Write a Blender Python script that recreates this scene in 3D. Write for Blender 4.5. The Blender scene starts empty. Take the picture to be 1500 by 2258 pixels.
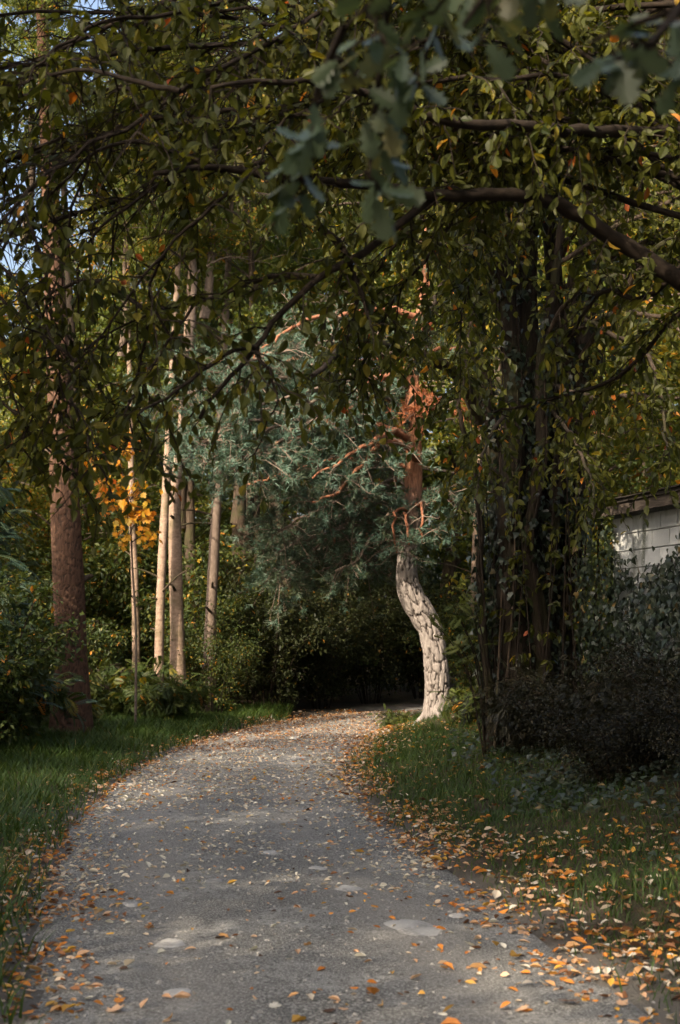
import bpy, math, random
import numpy as np
from mathutils import Vector, Matrix

rng = np.random.default_rng(11)
random.seed(11)
SC = bpy.context.scene
COL = SC.collection

# ------------------------------------------------------------------ camera
F, CX, CY, HZ, CAMZ = 3136.0, 750.0, 1129.0, 1400.0, 1.6      # photo pixels
PITCH = math.atan((HZ - CY) / F)
cam = bpy.data.cameras.new('camera')
cam.sensor_fit = 'VERTICAL'; cam.sensor_height = 36.0; cam.sensor_width = 24.0
cam.lens = 36.0 * F / 2258.0
cam.clip_start = 0.05; cam.clip_end = 1500
cam.dof.use_dof = True; cam.dof.focus_distance = 14.0; cam.dof.aperture_fstop = 3.4
cam_o = bpy.data.objects.new('camera', cam); COL.objects.link(cam_o)
cam_o.location = (0, 0, CAMZ); cam_o.rotation_euler = (math.pi / 2 + PITCH, 0, 0)
SC.camera = cam_o

# ------------------------------------------------------------------ sky, sun, exposure
SUN_DIR = Vector((-0.50, -0.68, 0.54)).normalized()            # towards the sun
world = bpy.data.worlds.new('World'); SC.world = world; world.use_nodes = True
wn = world.node_tree.nodes; wl = world.node_tree.links
sky = wn.new('ShaderNodeTexSky'); sky.sky_type = 'NISHITA'; sky.sun_disc = False
sky.sun_elevation = math.asin(SUN_DIR.z)
sky.sun_rotation = math.atan2(SUN_DIR.x, SUN_DIR.y)
sky.air_density = 1.0; sky.dust_density = 9.0; sky.ozone_density = 1.0
wn['Background'].inputs['Strength'].default_value = 0.15
wl.new(sky.outputs[0], wn['Background'].inputs['Color'])
sun = bpy.data.lights.new('sun', 'SUN'); sun.energy = 2.8; sun.angle = math.radians(0.55)
sun.color = (1.0, 0.83, 0.62)
sun_o = bpy.data.objects.new('sun', sun); COL.objects.link(sun_o)
sun_o.rotation_euler = (-SUN_DIR).to_track_quat('-Z', 'Y').to_euler()
sun_o.location = (-20, -20, 30)
SC.view_settings.view_transform = 'Standard'; SC.view_settings.look = 'None'
SC.view_settings.exposure = 1.6; SC.view_settings.gamma = 1.0
SC.render.engine = 'CYCLES'
SC.cycles.max_bounces = 6; SC.cycles.diffuse_bounces = 3; SC.cycles.glossy_bounces = 2
SC.cycles.transmission_bounces = 4; SC.cycles.transparent_max_bounces = 4
SC.cycles.use_denoising = True
SC.cycles.sample_clamp_indirect = 6.0

# ------------------------------------------------------------------ helpers
def at(px, py, Y):
    """photo pixel + depth along +Y -> world point"""
    u, v = (px - CX) / F, (CY - py) / F
    c, s = math.cos(PITCH), math.sin(PITCH)
    dy, dz = c - v * s, s + v * c
    return np.array([u / dy * Y, Y, CAMZ + dz / dy * Y])

def to_px(P):
    P = np.atleast_2d(P)
    c, s = math.cos(PITCH), math.sin(PITCH)
    y, z = P[:, 1], P[:, 2] - CAMZ
    d = y * c + z * s; v = -y * s + z * c
    d = np.where(d < .05, .05, d)
    return CX + F * P[:, 0] / d, CY - F * v / d, d

def hash2(ix, iy, seed=0):
    n = np.sin(ix * 127.1 + iy * 311.7 + seed * 74.7) * 43758.5453
    return n - np.floor(n)

def vnoise(x, y, seed=0):
    x = np.asarray(x, float); y = np.asarray(y, float)
    ix, iy = np.floor(x), np.floor(y); fx, fy = x - ix, y - iy
    fx = fx * fx * (3 - 2 * fx); fy = fy * fy * (3 - 2 * fy)
    a = hash2(ix, iy, seed); b = hash2(ix + 1, iy, seed); c = hash2(ix, iy + 1, seed); d = hash2(ix + 1, iy + 1, seed)
    return (a * (1 - fx) + b * fx) * (1 - fy) + (c * (1 - fx) + d * fx) * fy - .5

def sstep(a, b, x):
    t = np.clip((np.asarray(x, float) - a) / (b - a), 0, 1)
    return t * t * (3 - 2 * t)

def unit(v):
    v = np.asarray(v, float)
    return v / np.maximum(np.linalg.norm(v, axis=-1, keepdims=True), 1e-9)

class MB:
    """collects vertices, faces and a per-vertex tint"""
    def __init__(self): self.v, self.f, self.t, self.n = [], [], [], 0
    def add(self, v, faces, tint=0.5):
        v = np.asarray(v, float).reshape(-1, 3)
        self.v.append(v)
        for f in (faces if isinstance(faces, list) else [faces]):
            self.f.append(np.asarray(f, np.int64) + self.n)
        t = np.full(len(v), tint) if np.isscalar(tint) else np.asarray(tint, float)
        self.t.append(t); self.n += len(v)
    def mesh(self, name, origin=(0, 0, 0), smooth=False):
        me = bpy.data.meshes.new(name)
        v = np.concatenate(self.v) - np.asarray(origin, float)
        me.vertices.add(len(v)); me.vertices.foreach_set('co', v.astype(np.float32).ravel())
        loops = np.concatenate([f.ravel() for f in self.f])
        tot = np.concatenate([np.full(len(f), f.shape[1]) for f in self.f])
        me.loops.add(len(loops)); me.loops.foreach_set('vertex_index', loops.astype(np.int32))
        st = np.concatenate([[0], np.cumsum(tot)[:-1]])
        me.polygons.add(len(tot)); me.polygons.foreach_set('loop_start', st.astype(np.int32))
        me.polygons.foreach_set('loop_total', tot.astype(np.int32))
        me.polygons.foreach_set('use_smooth', np.full(len(tot), smooth, dtype=bool))
        me.update(calc_edges=True)
        a = me.attributes.new('tint', 'FLOAT', 'POINT')
        a.data.foreach_set('value', np.concatenate(self.t).astype(np.float32))
        return me
    def obj(self, name, mat, parent=None, origin=None, smooth=False):
        if origin is None: origin = parent_origin(parent)
        me = self.mesh(name, origin, smooth); me.materials.append(mat)
        o = bpy.data.objects.new(name, me); COL.objects.link(o)
        if parent is not None: o.parent = parent
        else: o.location = origin
        return o

def parent_origin(p):
    v = Vector((0, 0, 0))
    while p is not None:
        v = v + p.location; p = p.parent
    return np.array(v)

def tag(o, label=None, cat=None, group=None, kind=None):
    if label: o['label'] = label
    if cat: o['category'] = cat
    if group: o['group'] = group
    if kind: o['kind'] = kind
    return o

def thing(name, label, cat, loc=(0, 0, 0), group=None):
    o = bpy.data.objects.new(name, None); COL.objects.link(o)
    o.location = loc; o.empty_display_size = .3
    return tag(o, label, cat, group)

def link(name, me, parent, loc=(0, 0, 0), rz=0., sc=1.):
    o = bpy.data.objects.new(name, me); COL.objects.link(o); o.parent = parent
    o.location = loc; o.rotation_euler = (0, 0, rz); o.scale = (sc, sc, sc) if np.isscalar(sc) else sc
    return o

def smooth_line(P, n):
    P = np.asarray(P, float)
    m = len(P); t = np.linspace(0, m - 1, n); i = np.clip(t.astype(int), 0, m - 2); u = (t - i)[:, None]
    if P.ndim == 1: P = P[:, None]
    p0 = P[np.maximum(i - 1, 0)]; p1 = P[i]; p2 = P[i + 1]; p3 = P[np.minimum(i + 2, m - 1)]
    return .5 * (2 * p1 + (p2 - p0) * u + (2 * p0 - 5 * p1 + 4 * p2 - p3) * u ** 2 + (3 * p1 - p0 - 3 * p2 + p3) * u ** 3)

def frames(P):
    T = unit(np.gradient(P, axis=0))
    n = np.cross(T[0], [0.3, 1, .1]); n = n / (np.linalg.norm(n) + 1e-9)
    N = [n]
    for i in range(1, len(P)):
        n = N[-1] - T[i] * np.dot(N[-1], T[i]); n = n / (np.linalg.norm(n) + 1e-9); N.append(n)
    N = np.array(N); return T, N, np.cross(T, N)

def tube(mb, P, R, sides=6, tint=.5, cap=True):
    P = np.asarray(P, float); R = np.broadcast_to(np.asarray(R, float), (len(P),))
    T, N, B = frames(P)
    a = np.arange(sides) / sides * 2 * math.pi
    ring = P[:, None, :] + R[:, None, None] * (np.cos(a)[None, :, None] * N[:, None, :] + np.sin(a)[None, :, None] * B[:, None, :])
    v = ring.reshape(-1, 3)
    i = np.arange(len(P) - 1)[:, None] * sides; j = np.arange(sides)[None, :]; k = (j + 1) % sides
    f = np.stack([i + j, i + k, i + sides + k, i + sides + j], -1).reshape(-1, 4)
    fs = [f]
    if cap:
        v = np.concatenate([v, P[-1:]]); e = (len(P) - 1) * sides
        fs.append(np.stack([e + np.arange(sides), e + (np.arange(sides) + 1) % sides, np.full(sides, len(v) - 1)], -1))
    mb.add(v, fs, tint)

def bark_trunk(mb, P, R, nu, nv, cw, chh, depth, seed, fade=None):
    """trunk with raised bark plates; tint = 1 on plate, 0 in the fissure"""
    P = smooth_line(P, nv); R = smooth_line(R, nv)[:, 0]
    T, N, B = frames(P)
    s = np.concatenate([[0], np.cumsum(np.linalg.norm(np.diff(P, axis=0), axis=1))])
    r0 = float(np.mean(R)); circ = 2 * math.pi * r0
    rg = np.random.default_rng(seed)
    nc = max(5, int(circ / cw)); nr = int(s[-1] / chh) + 2
    cu, cv = np.meshgrid(np.arange(nc), np.arange(-1, nr)); 
    pu = (cu + .5 * (cv % 2) + rg.uniform(-.42, .42, cu.shape)) / nc * circ; pv = (cv + rg.uniform(-.45, .45, cu.shape)) * chh
    pts = np.stack([pu.ravel(), pv.ravel() * cw / chh], 1)
    pts = np.concatenate([pts - [circ, 0], pts, pts + [circ, 0]])
    a = np.arange(nu) / nu * 2 * math.pi
    U = np.tile(a / (2 * math.pi) * circ, nv); V = np.repeat(s, nu)
    Uw = U + .5 * cw * vnoise(U / cw * 2, V / cw * 1.2, seed); Vw = (V + .5 * chh * vnoise(U / cw * 2 + 9, V / cw, seed + 1)) * cw / chh
    F1 = np.full(len(U), 9.); F2 = np.full(len(U), 9.)
    for k in range(0, nv, 8):
        sl = slice(k * nu, min(nv, k + 8) * nu)
        vv = Vw[sl]; q = pts[(pts[:, 1] > vv.min() - 3 * cw) & (pts[:, 1] < vv.max() + 3 * cw)]
        d = np.hypot(Uw[sl][:, None] - q[None, :, 0], vv[:, None] - q[None, :, 1]); d.sort(axis=1)
        F1[sl], F2[sl] = d[:, 0], d[:, 1]
    pl = sstep(.0 * cw, .34 * cw, F2 - F1 + .3 * cw * sstep(.05, .3, vnoise(U / cw * .9, V / cw * .5, seed + 11)) + .1 * cw * vnoise(U / cw * 4, V / cw * 3, seed + 7)) * (1 - .3 * np.clip(F1 / cw, 0, 1))
    fd = np.ones(nv) if fade is None else fade(s)
    rough = .12 * vnoise(U / cw * 5, V / cw * 5, seed + 3) + .25 * vnoise(U / cw * .8, V / cw * .4, seed + 5)
    disp = (depth * (pl - 1 + rough)).reshape(nv, nu) * fd[:, None]
    rad = R[:, None] + disp
    ring = P[:, None, :] + rad[:, :, None] * (np.cos(a)[None, :, None] * N[:, None, :] + np.sin(a)[None, :, None] * B[:, None, :])
    i = np.arange(nv - 1)[:, None] * nu; j = np.arange(nu)[None, :]; k = (j + 1) % nu
    f = np.stack([i + j, i + k, i + nu + k, i + nu + j], -1).reshape(-1, 4)
    tint = pl.reshape(nv, nu) * fd[:, None] + (1 - fd[:, None]) * .6
    mb.add(ring.reshape(-1, 3), f, np.clip(tint.ravel(), 0, 1))

# ------------------------------------------------------------------ leaf shapes (length 1 along +y)
def tmpl_ell(w=.28, bend=.14, fold=.07, st=((.14, .62), (.36, 1.), (.6, .9), (.82, .5))):
    V = [[0, 0, 0]] + [[0, y, -bend * y * y] for y, _ in st] + [[0, 1, -bend]]; n = len(st); Fc = []
    for sg in (-1, 1):
        k = len(V); V += [[sg * w * q, y + .03, fold * q - bend * y * y] for y, q in st]
        t = [[0, 1, k]] + [x for a in range(n - 1) for x in ([1 + a, 2 + a, k + a + 1], [1 + a, k + a + 1, k + a])] + [[n, n + 1, k + n - 1]]
        Fc += t if sg < 0 else [q[::-1] for q in t]
    return np.array(V, float), np.array(Fc)
def tmpl_dia(w=.27, fold=.09):
    return np.array([[0, 0, 0], [-w, .48, fold], [0, 1, -.05], [w, .48, fold]]), np.array([[0, 2, 1], [0, 3, 2]])
def tmpl_outline(pts, cy=.45, cup=.1, fold=0.):
    o = [(x, y) for x, y in pts] + [(-x, y) for x, y in reversed(pts) if abs(x) > 1e-6]
    v = [[0, cy, 0]] + [[x, y, cup * ((x * x) + (y - cy) ** 2) * 2 + fold * abs(x)] for x, y in o]
    n = len(o)
    return np.array(v, float), np.array([[0, 1 + (i + 1) % n, 1 + i] for i in range(n)])
OAK = tmpl_outline([(0, 0), (.05, .12), (.16, .2), (.09, .3), (.26, .42), (.14, .5), (.32, .66), (.17, .74), (.22, .88), (.08, .95), (0, 1)], .5, .06, .12)
MAPLE = tmpl_outline([(0, 0), (.1, .1), (.34, .04), (.26, .2), (.52, .34), (.34, .42), (.48, .66), (.24, .58), (.14, .78), (0, 1)], .38, .12, .05)
IVY = tmpl_outline([(0, .05), (.22, 0), (.44, .26), (.26, .42), (.16, .66), (0, 1)], .35, -.1, .1)
ELL, ELL2, DIA = tmpl_ell(), tmpl_ell(.23, .3, .12), tmpl_dia()
TWO = ((.3, 1.), (.66, .85)); CURL = tmpl_ell(.3, -.28, .2, TWO); CURL2 = tmpl_ell(.33, .22, -.16, TWO); CURL3 = tmpl_ell(.26, -.1, .26, TWO)
def tmpl_blade():
    return np.array([[-.03, 0, 0], [.03, 0, 0], [-.022, .5, .05], [.022, .5, .05], [0, 1, .3]]), np.array([[0, 1, 3], [0, 3, 2], [2, 3, 4]])
BLADE = tmpl_blade()
def tmpl_tuft(n, w, seed, spread=.75):
    r = np.random.default_rng(seed); V, Fc = [], []
    for i in range(n):
        az = r.uniform(0, 6.283); tl = r.uniform(.15, spread)
        d = np.array([math.cos(az) * math.sin(tl * 1.5), math.cos(tl * 1.5), math.sin(az) * math.sin(tl * 1.5)])
        b = np.array([0, r.uniform(-.35, .3), 0]); sd = unit(np.cross(d, r.normal(size=3)))
        V += [b - sd * w, b + sd * w, b + d * r.uniform(.7, 1)]; Fc.append([3 * i, 3 * i + 1, 3 * i + 2])
    return np.array(V), np.array(Fc)
TUFT = tmpl_tuft(12, .07, 3, .95)
def tmpl_spray(n=9, w=.055, ll=.34, droop=.25):
    """pinnate spray: leaflets to both sides of a midrib"""
    V, Fc = [], []
    for i in range(n):
        y = .08 + .86 * i / (n - 1); L = ll * math.sin(math.pi * (.18 + .8 * i / (n - 1))) ** .8
        for s in (-1, 1):
            k = len(V); z = -droop * y * y
            V += [[0, y - w, z], [s * L * .55, y + .22 * L - w * .8, z + .03], [s * L, y + .55 * L, z - .05], [s * L * .5, y + .32 * L + w, z + .02]]
            Fc += [[k, k + 1, k + 3], [k + 1, k + 2, k + 3]]
    return np.array(V), np.array(Fc)
SPRAY, FEATHER = tmpl_spray(), tmpl_spray(12, .03, .3, .35)

def leaf_axes(d, up):
    y = unit(d); x = unit(np.cross(y, up)); return x, y, np.cross(x, y)

def place(mb, tm, pos, d, up, size, tint):
    tv, tf = tm; n = len(pos)
    if n == 0: return
    x, y, z = leaf_axes(d, up); size = np.broadcast_to(size, (n,))
    V = pos[:, None, :] + size[:, None, None] * (tv[None, :, 0:1] * x[:, None, :] + tv[None, :, 1:2] * y[:, None, :] + tv[None, :, 2:3] * z[:, None, :])
    Fc = (tf[None] + (np.arange(n) * len(tv))[:, None, None]).reshape(-1, 3)
    mb.add(V.reshape(-1, 3), Fc, np.repeat(np.broadcast_to(tint, (n,)), len(tv)))

def single_leaves(name, tms, mat, parent, pos, d, up, size, tint, label=None):
    """each leaf an object of its own, sharing meshes"""
    x, y, z = leaf_axes(d, up); org = parent_origin(parent); out = []
    cache = {}
    for i in range(len(pos)):
        tq = round(float(tint[i]) * 12) / 12; k = (i % len(tms), tq)
        if k not in cache:
            m = MB(); m.add(tms[k[0]][0], tms[k[0]][1], tq); me = m.mesh(name); me.materials.append(mat); cache[k] = me
        o = bpy.data.objects.new(name, cache[k]); COL.objects.link(o)
        s = float(size[i]) if not np.isscalar(size) else size
        M = Matrix(((x[i, 0] * s, y[i, 0] * s, z[i, 0] * s, pos[i, 0] - org[0]), (x[i, 1] * s, y[i, 1] * s, z[i, 1] * s, pos[i, 1] - org[1]),
                    (x[i, 2] * s, y[i, 2] * s, z[i, 2] * s, pos[i, 2] - org[2]), (0, 0, 0, 1)))
        o.parent = parent; o.matrix_local = M; out.append(o)
    return out

def split_largest(pos, size, n):
    px, py, d = to_px(pos)
    inf = (px > 0) & (px < 1500) & (py > 0) & (py < 2258) & (pos[:, 1] > .5)
    scr = np.where(inf, size / d, 0)
    idx = np.argsort(-scr)[:n]; idx = idx[scr[idx] > 0]
    m = np.ones(len(pos), bool); m[idx] = False
    return idx, np.where(m)[0]

# ------------------------------------------------------------------ materials
def new_mat(name):
    m = bpy.data.materials.new(name); m.use_nodes = True
    nt = m.node_tree; return m, nt, nt.nodes['Principled BSDF'], nt.nodes['Material Output']

def ramp(nt, stops, src):
    r = nt.nodes.new('ShaderNodeValToRGB'); e = r.color_ramp.elements
    while len(e) < len(stops): e.new(.5)
    for i, (p, c) in enumerate(stops): e[i].position = p; e[i].color = (*c, 1)
    nt.links.new(src, r.inputs[0]); return r.outputs[0]

def leaf_mat(name, stops, transl=.35, rough=.45, spec=.4, tmul=1.7):
    m, nt, b, out = new_mat(name); N, L = nt.nodes, nt.links
    at_ = N.new('ShaderNodeAttribute'); at_.attribute_name = 'tint'
    g = N.new('ShaderNodeTexCoord'); nz = N.new('ShaderNodeTexNoise'); nz.inputs['Scale'].default_value = 9.
    L.new(g.outputs['Object'], nz.inputs['Vector'])
    ad = N.new('ShaderNodeMath'); ad.operation = 'MULTIPLY_ADD'; ad.inputs[1].default_value = .16; 
    L.new(nz.outputs[0], ad.inputs[0]); sb = N.new('ShaderNodeMath'); sb.operation = 'SUBTRACT'; sb.inputs[1].default_value = .08
    L.new(at_.outputs['Fac'], sb.inputs[0]); L.new(sb.outputs[0], ad.inputs[2])
    c = ramp(nt, stops, ad.outputs[0])
    L.new(c, b.inputs['Base Color']); b.inputs['Roughness'].default_value = rough; b.inputs['Specular IOR Level'].default_value = spec
    t = N.new('ShaderNodeBsdfTranslucent')
    mx = N.new('ShaderNodeMix'); mx.data_type = 'RGBA'; mx.blend_type = 'MULTIPLY'; mx.inputs[0].default_value = 1
    L.new(c, mx.inputs[6]); mx.inputs[7].default_value = (tmul, tmul * .9, tmul * .4, 1); L.new(mx.outputs[2], t.inputs[0])
    ms = N.new('ShaderNodeMixShader'); ms.inputs[0].default_value = transl
    L.new(b.outputs[0], ms.inputs[1]); L.new(t.outputs[0], ms.inputs[2]); L.new(ms.outputs[0], out.inputs[0])
    return m

def bark_mat(name, lo, hi, scale=(9, 9, 1.6), bump=.6, rough=.9, top=None, tint_lo=None, moss=None):
    m, nt, b, out = new_mat(name); N, L = nt.nodes, nt.links
    g = N.new('ShaderNodeTexCoord'); mp = N.new('ShaderNodeMapping'); mp.inputs['Scale'].default_value = scale
    L.new(g.outputs['Object'], mp.inputs[0])
    nz = N.new('ShaderNodeTexNoise'); nz.inputs['Scale'].default_value = 3.; nz.inputs['Detail'].default_value = 7; nz.inputs['Roughness'].default_value = .65
    L.new(mp.outputs[0], nz.inputs['Vector'])
    c = ramp(nt, [(.3, lo), (.7, hi)], nz.outputs[0])
    def mixc(fac, a, col):
        x = N.new('ShaderNodeMix'); x.data_type = 'RGBA'; L.new(fac, x.inputs[0]); L.new(a, x.inputs[6]); x.inputs[7].default_value = (*col, 1); return x.outputs[2]
    if moss:
        n2 = N.new('ShaderNodeTexNoise'); n2.inputs['Scale'].default_value = 2.2; n2.inputs['Detail'].default_value = 5
        L.new(g.outputs['Object'], n2.inputs['Vector'])
        mr = N.new('ShaderNodeMapRange'); mr.inputs[1].default_value = .5; mr.inputs[2].default_value = .68; mr.inputs[4].default_value = .75; L.new(n2.outputs[0], mr.inputs[0])
        c = mixc(mr.outputs[0], c, moss)
    if top:
        sp = N.new('ShaderNodeSeparateXYZ'); L.new(g.outputs['Object'], sp.inputs[0])
        mr = N.new('ShaderNodeMapRange'); mr.inputs[1].default_value = top[0]; mr.inputs[2].default_value = top[1]; L.new(sp.outputs[2], mr.inputs[0])
        n3 = N.new('ShaderNodeTexNoise'); n3.inputs['Scale'].default_value = 5; n3.inputs['Detail'].default_value = 6; L.new(mp.outputs[0], n3.inputs['Vector'])
        oc = ramp(nt, [(.35, top[2]), (.65, top[3])], n3.outputs[0])
        x = N.new('ShaderNodeMix'); x.data_type = 'RGBA'; L.new(mr.outputs[0], x.inputs[0]); L.new(c, x.inputs[6]); L.new(oc, x.inputs[7]); c = x.outputs[2]
    if tint_lo:
        a_ = N.new('ShaderNodeAttribute'); a_.attribute_name = 'tint'
        mr = N.new('ShaderNodeMapRange'); mr.inputs[1].default_value = .6; mr.inputs[2].default_value = .0; L.new(a_.outputs['Fac'], mr.inputs[0])
        c = mixc(mr.outputs[0], c, tint_lo)
    L.new(c, b.inputs['Base Color']); b.inputs['Roughness'].default_value = rough; b.inputs['Specular IOR Level'].default_value = .2
    bp = N.new('ShaderNodeBump'); bp.inputs['Strength'].default_value = bump; bp.inputs['Distance'].default_value = .03
    L.new(nz.outputs[0], bp.inputs['Height']); L.new(bp.outputs[0], b.inputs['Normal'])
    return m

def ground_mat(name, layers, bump=.5, bdist=.02, rough=.95, wear=None, pos=False):
    """layers: (scale, detail, lo, hi, colour) mixed on in turn over the first colour"""
    m, nt, b, out = new_mat(name); N, L = nt.nodes, nt.links
    g = N.new('ShaderNodeTexCoord'); c = None; last = None; gsrc = N.new('ShaderNodeNewGeometry').outputs['Position'] if pos else g.outputs['Object']
    for sc_, det, lo, hi, col in layers:
        if c is None:
            x = N.new('ShaderNodeRGB'); x.outputs[0].default_value = (*col, 1); c = x.outputs[0]; continue
        nz = N.new('ShaderNodeTexNoise'); nz.inputs['Scale'].default_value = sc_; nz.inputs['Detail'].default_value = det
        mp = N.new('ShaderNodeMapping'); mp.inputs['Location'].default_value = (sc_ * 1.7, sc_ * .3, 0); L.new(gsrc, mp.inputs[0]); mp.inputs['Scale'].default_value = (1, 1, .22) if pos and 2 < sc_ < 9 else (1, 1, 1); L.new(mp.outputs[0], nz.inputs['Vector'])
        mr = N.new('ShaderNodeMapRange'); mr.inputs[1].default_value = lo; mr.inputs[2].default_value = hi; L.new(nz.outputs[0], mr.inputs[0])
        x = N.new('ShaderNodeMix'); x.data_type = 'RGBA'; L.new(mr.outputs[0], x.inputs[0]); L.new(c, x.inputs[6]); x.inputs[7].default_value = (*col, 1); c = x.outputs[2]; last = nz.outputs[0]
    if wear:      # wheel tracks worn down to paler grit
        a_ = N.new('ShaderNodeAttribute'); a_.attribute_name = 'tint'; x = N.new('ShaderNodeMix'); x.data_type = 'RGBA'
        L.new(a_.outputs['Fac'], x.inputs[0]); L.new(c, x.inputs[6]); x.inputs[7].default_value = (*wear, 1); c = x.outputs[2]
    L.new(c, b.inputs['Base Color']); b.inputs['Roughness'].default_value = rough; b.inputs['Specular IOR Level'].default_value = .25
    bp = N.new('ShaderNodeBump'); bp.inputs['Strength'].default_value = bump; bp.inputs['Distance'].default_value = bdist
    L.new(last, bp.inputs['Height']); L.new(bp.outputs[0], b.inputs['Normal'])
    return m

GREEN = [(0., (.02, .029, .006)), (.35, (.052, .06, .009)), (.62, (.096, .1, .013)), (.8, (.24, .19, .025)), (.93, (.42, .17, .02)), (1., (.3, .07, .02))]
M = {}
M['canopy'] = leaf_mat('canopy_leaf', GREEN, .45, .5, .28)
M['broad'] = leaf_mat('broad_leaf', [(0., (.035, .055, .011)), (.4, (.085, .112, .018)), (.7, (.18, .178, .026)), (.85, (.3, .2, .02)), (1., (.45, .17, .02))], .42, .5, .35)
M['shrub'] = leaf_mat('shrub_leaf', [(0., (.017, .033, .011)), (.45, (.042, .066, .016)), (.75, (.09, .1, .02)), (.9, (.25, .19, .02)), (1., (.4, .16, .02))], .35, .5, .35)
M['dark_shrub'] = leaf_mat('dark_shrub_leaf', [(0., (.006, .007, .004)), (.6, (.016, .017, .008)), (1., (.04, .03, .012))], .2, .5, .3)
M['shade_dark_shrub'] = leaf_mat('shade_dark_shrub_leaf', [(0., (.013, .019, .007)), (.6, (.036, .045, .014)), (.9, (.06, .05, .012)), (1., (.25, .12, .02))], .3, .55, .25)  # leaf colour darkened to stand for the shade around the bend
M['oak'] = leaf_mat('oak_leaf', [(0., (.03, .055, .03)), (.6, (.07, .1, .06)), (.85, (.15, .13, .04)), (1., (.4, .14, .04))], .3, .4, .5)
M['maple'] = leaf_mat('maple_leaf', [(0., (.3, .2, .02)), (.5, (.52, .23, .02)), (1., (.5, .13, .015))], .4, .5, .3)
M['needle'] = leaf_mat('pine_needle', [(0., (.026, .036, .016)), (.3, (.045, .066, .036)), (.55, (.046, .085, .058)), (.88, (.098, .166, .13)), (.93, (.3, .12, .06)), (1., (.36, .13, .06))], .15, .5, .3)
M['conifer'] = leaf_mat('conifer_leaf', [(0., (.015, .032, .02)), (.6, (.04, .075, .05)), (1., (.08, .11, .05))], .2, .5, .3)
M['ivy'] = leaf_mat('ivy_leaf', [(0., (.009, .015, .009)), (.6, (.024, .036, .022)), (.9, (.05, .064, .04)), (1., (.2, .12, .03))], .12, .38, .42)
M['grass'] = leaf_mat('grass_blade', [(0., (.02, .04, .01)), (.5, (.045, .085, .018)), (.8, (.085, .11, .025)), (1., (.28, .22, .1))], .35, .5, .3)
M['fallen'] = leaf_mat('fallen_leaf', [(0., (.05, .028, .018)), (.2, (.2, .09, .04)), (.4, (.46, .17, .03)), (.55, (.52, .31, .05)), (.7, (.5, .29, .16)), (.85, (.55, .42, .31)), (.93, (.5, .465, .4)), (1., (.52, .51, .46))], .18, .6, .3, 1.2)
M['pinebark'] = bark_mat('pine_bark', (.12, .105, .096), (.32, .288, .27), (9, 9, 2.2), .8, .9, (2.6, 3.9, (.15, .07, .042), (.31, .145, .08)), (.028, .021, .018))
M['pinebranch'] = bark_mat('pine_branch_bark', (.16, .07, .042), (.34, .15, .085), (6, 6, 6), .4)
M['twig'] = bark_mat('twig_bark', (.01, .007, .005), (.028, .02, .014), (8, 8, 8), .3)
M['darkbark'] = bark_mat('dark_bark', (.03, .022, .016), (.095, .07, .05), (10, 10, 1.5), .9, moss=(.05, .055, .02))
M['ivybark'] = bark_mat('blackish_old_bark', (.009, .007, .005), (.03, .021, .014), (12, 12, 1.2), .9, moss=(.028, .03, .01))  # near-black bark for the ivy-wrapped stems
M['redbark'] = bark_mat('red_brown_bark', (.05, .028, .018), (.125, .068, .043), (9, 9, 2), .7, .9, None, (.03, .02, .015))
M['palebark'] = bark_mat('pale_bark', (.16, .11, .08), (.36, .265, .205), (4, 4, 7), .6, moss=(.1, .09, .045))
M['greybark'] = bark_mat('grey_bark', (.1, .075, .06), (.2, .155, .125), (5, 5, 3), .5)
M['path'] = ground_mat('path_gravel', wear=(.34, .325, .305), layers=[(0, 0, 0, 0, (.2, .203, .197)), (.45, 6, .4, .58, (.125, .129, .127)), (1.5, 7, .52, .62, (.33, .335, .325)), (7, 6, .45, .62, (.15, .154, .15)), (30, 5, .5, .66, (.09, .091, .088)), (80, 3, .48, .62, (.44, .438, .42)), (170, 2, .55, .7, (.05, .046, .042))], bump=1., bdist=.02)
M['soil'] = ground_mat('forest_soil', wear=(.13, .122, .112), layers=[(0, 0, 0, 0, (.045, .032, .02)), (1.1, 5, .45, .65, (.03, .034, .014)), (9, 5, .5, .7, (.09, .055, .03)), (60, 3, .5, .7, (.03, .022, .015))], bump=.8, bdist=.03)
M['stone'] = ground_mat('pale_stone', [(0, 0, 0, 0, (.36, .355, .34)), (5, 6, .45, .62, (.22, .217, .208)), (50, 3, .5, .75, (.44, .435, .42))], .5, .006)
M['grit'] = ground_mat('loose_grit', [(0, 0, 0, 0, (.26, .255, .245)), (11, 2, .45, .6, (.11, .107, .103)), (23, 2, .55, .65, (.3, .295, .285))], .3, .004)
M['block'] = ground_mat('concrete_block', pos=True, layers=[(0, 0, 0, 0, (.52, .54, .55)), (2.5, 5, .45, .65, (.4, .415, .42)), (5, 6, .52, .68, (.16, .175, .15)), (70, 3, .5, .75, (.48, .49, .5))], bump=.5, bdist=.008)
M['mortar'] = ground_mat('mortar', [(0, 0, 0, 0, (.2, .2, .195)), (30, 4, .4, .7, (.13, .13, .125))], .4, .005)
M['roof'] = ground_mat('bitumen_roof', [(0, 0, 0, 0, (.035, .03, .027)), (5, 5, .45, .7, (.06, .05, .04)), (60, 3, .5, .75, (.02, .018, .016))], .5, .01)
M['board'] = bark_mat('weathered_board', (.05, .04, .033), (.11, .09, .075), (2, 2, 14), .4)

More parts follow.
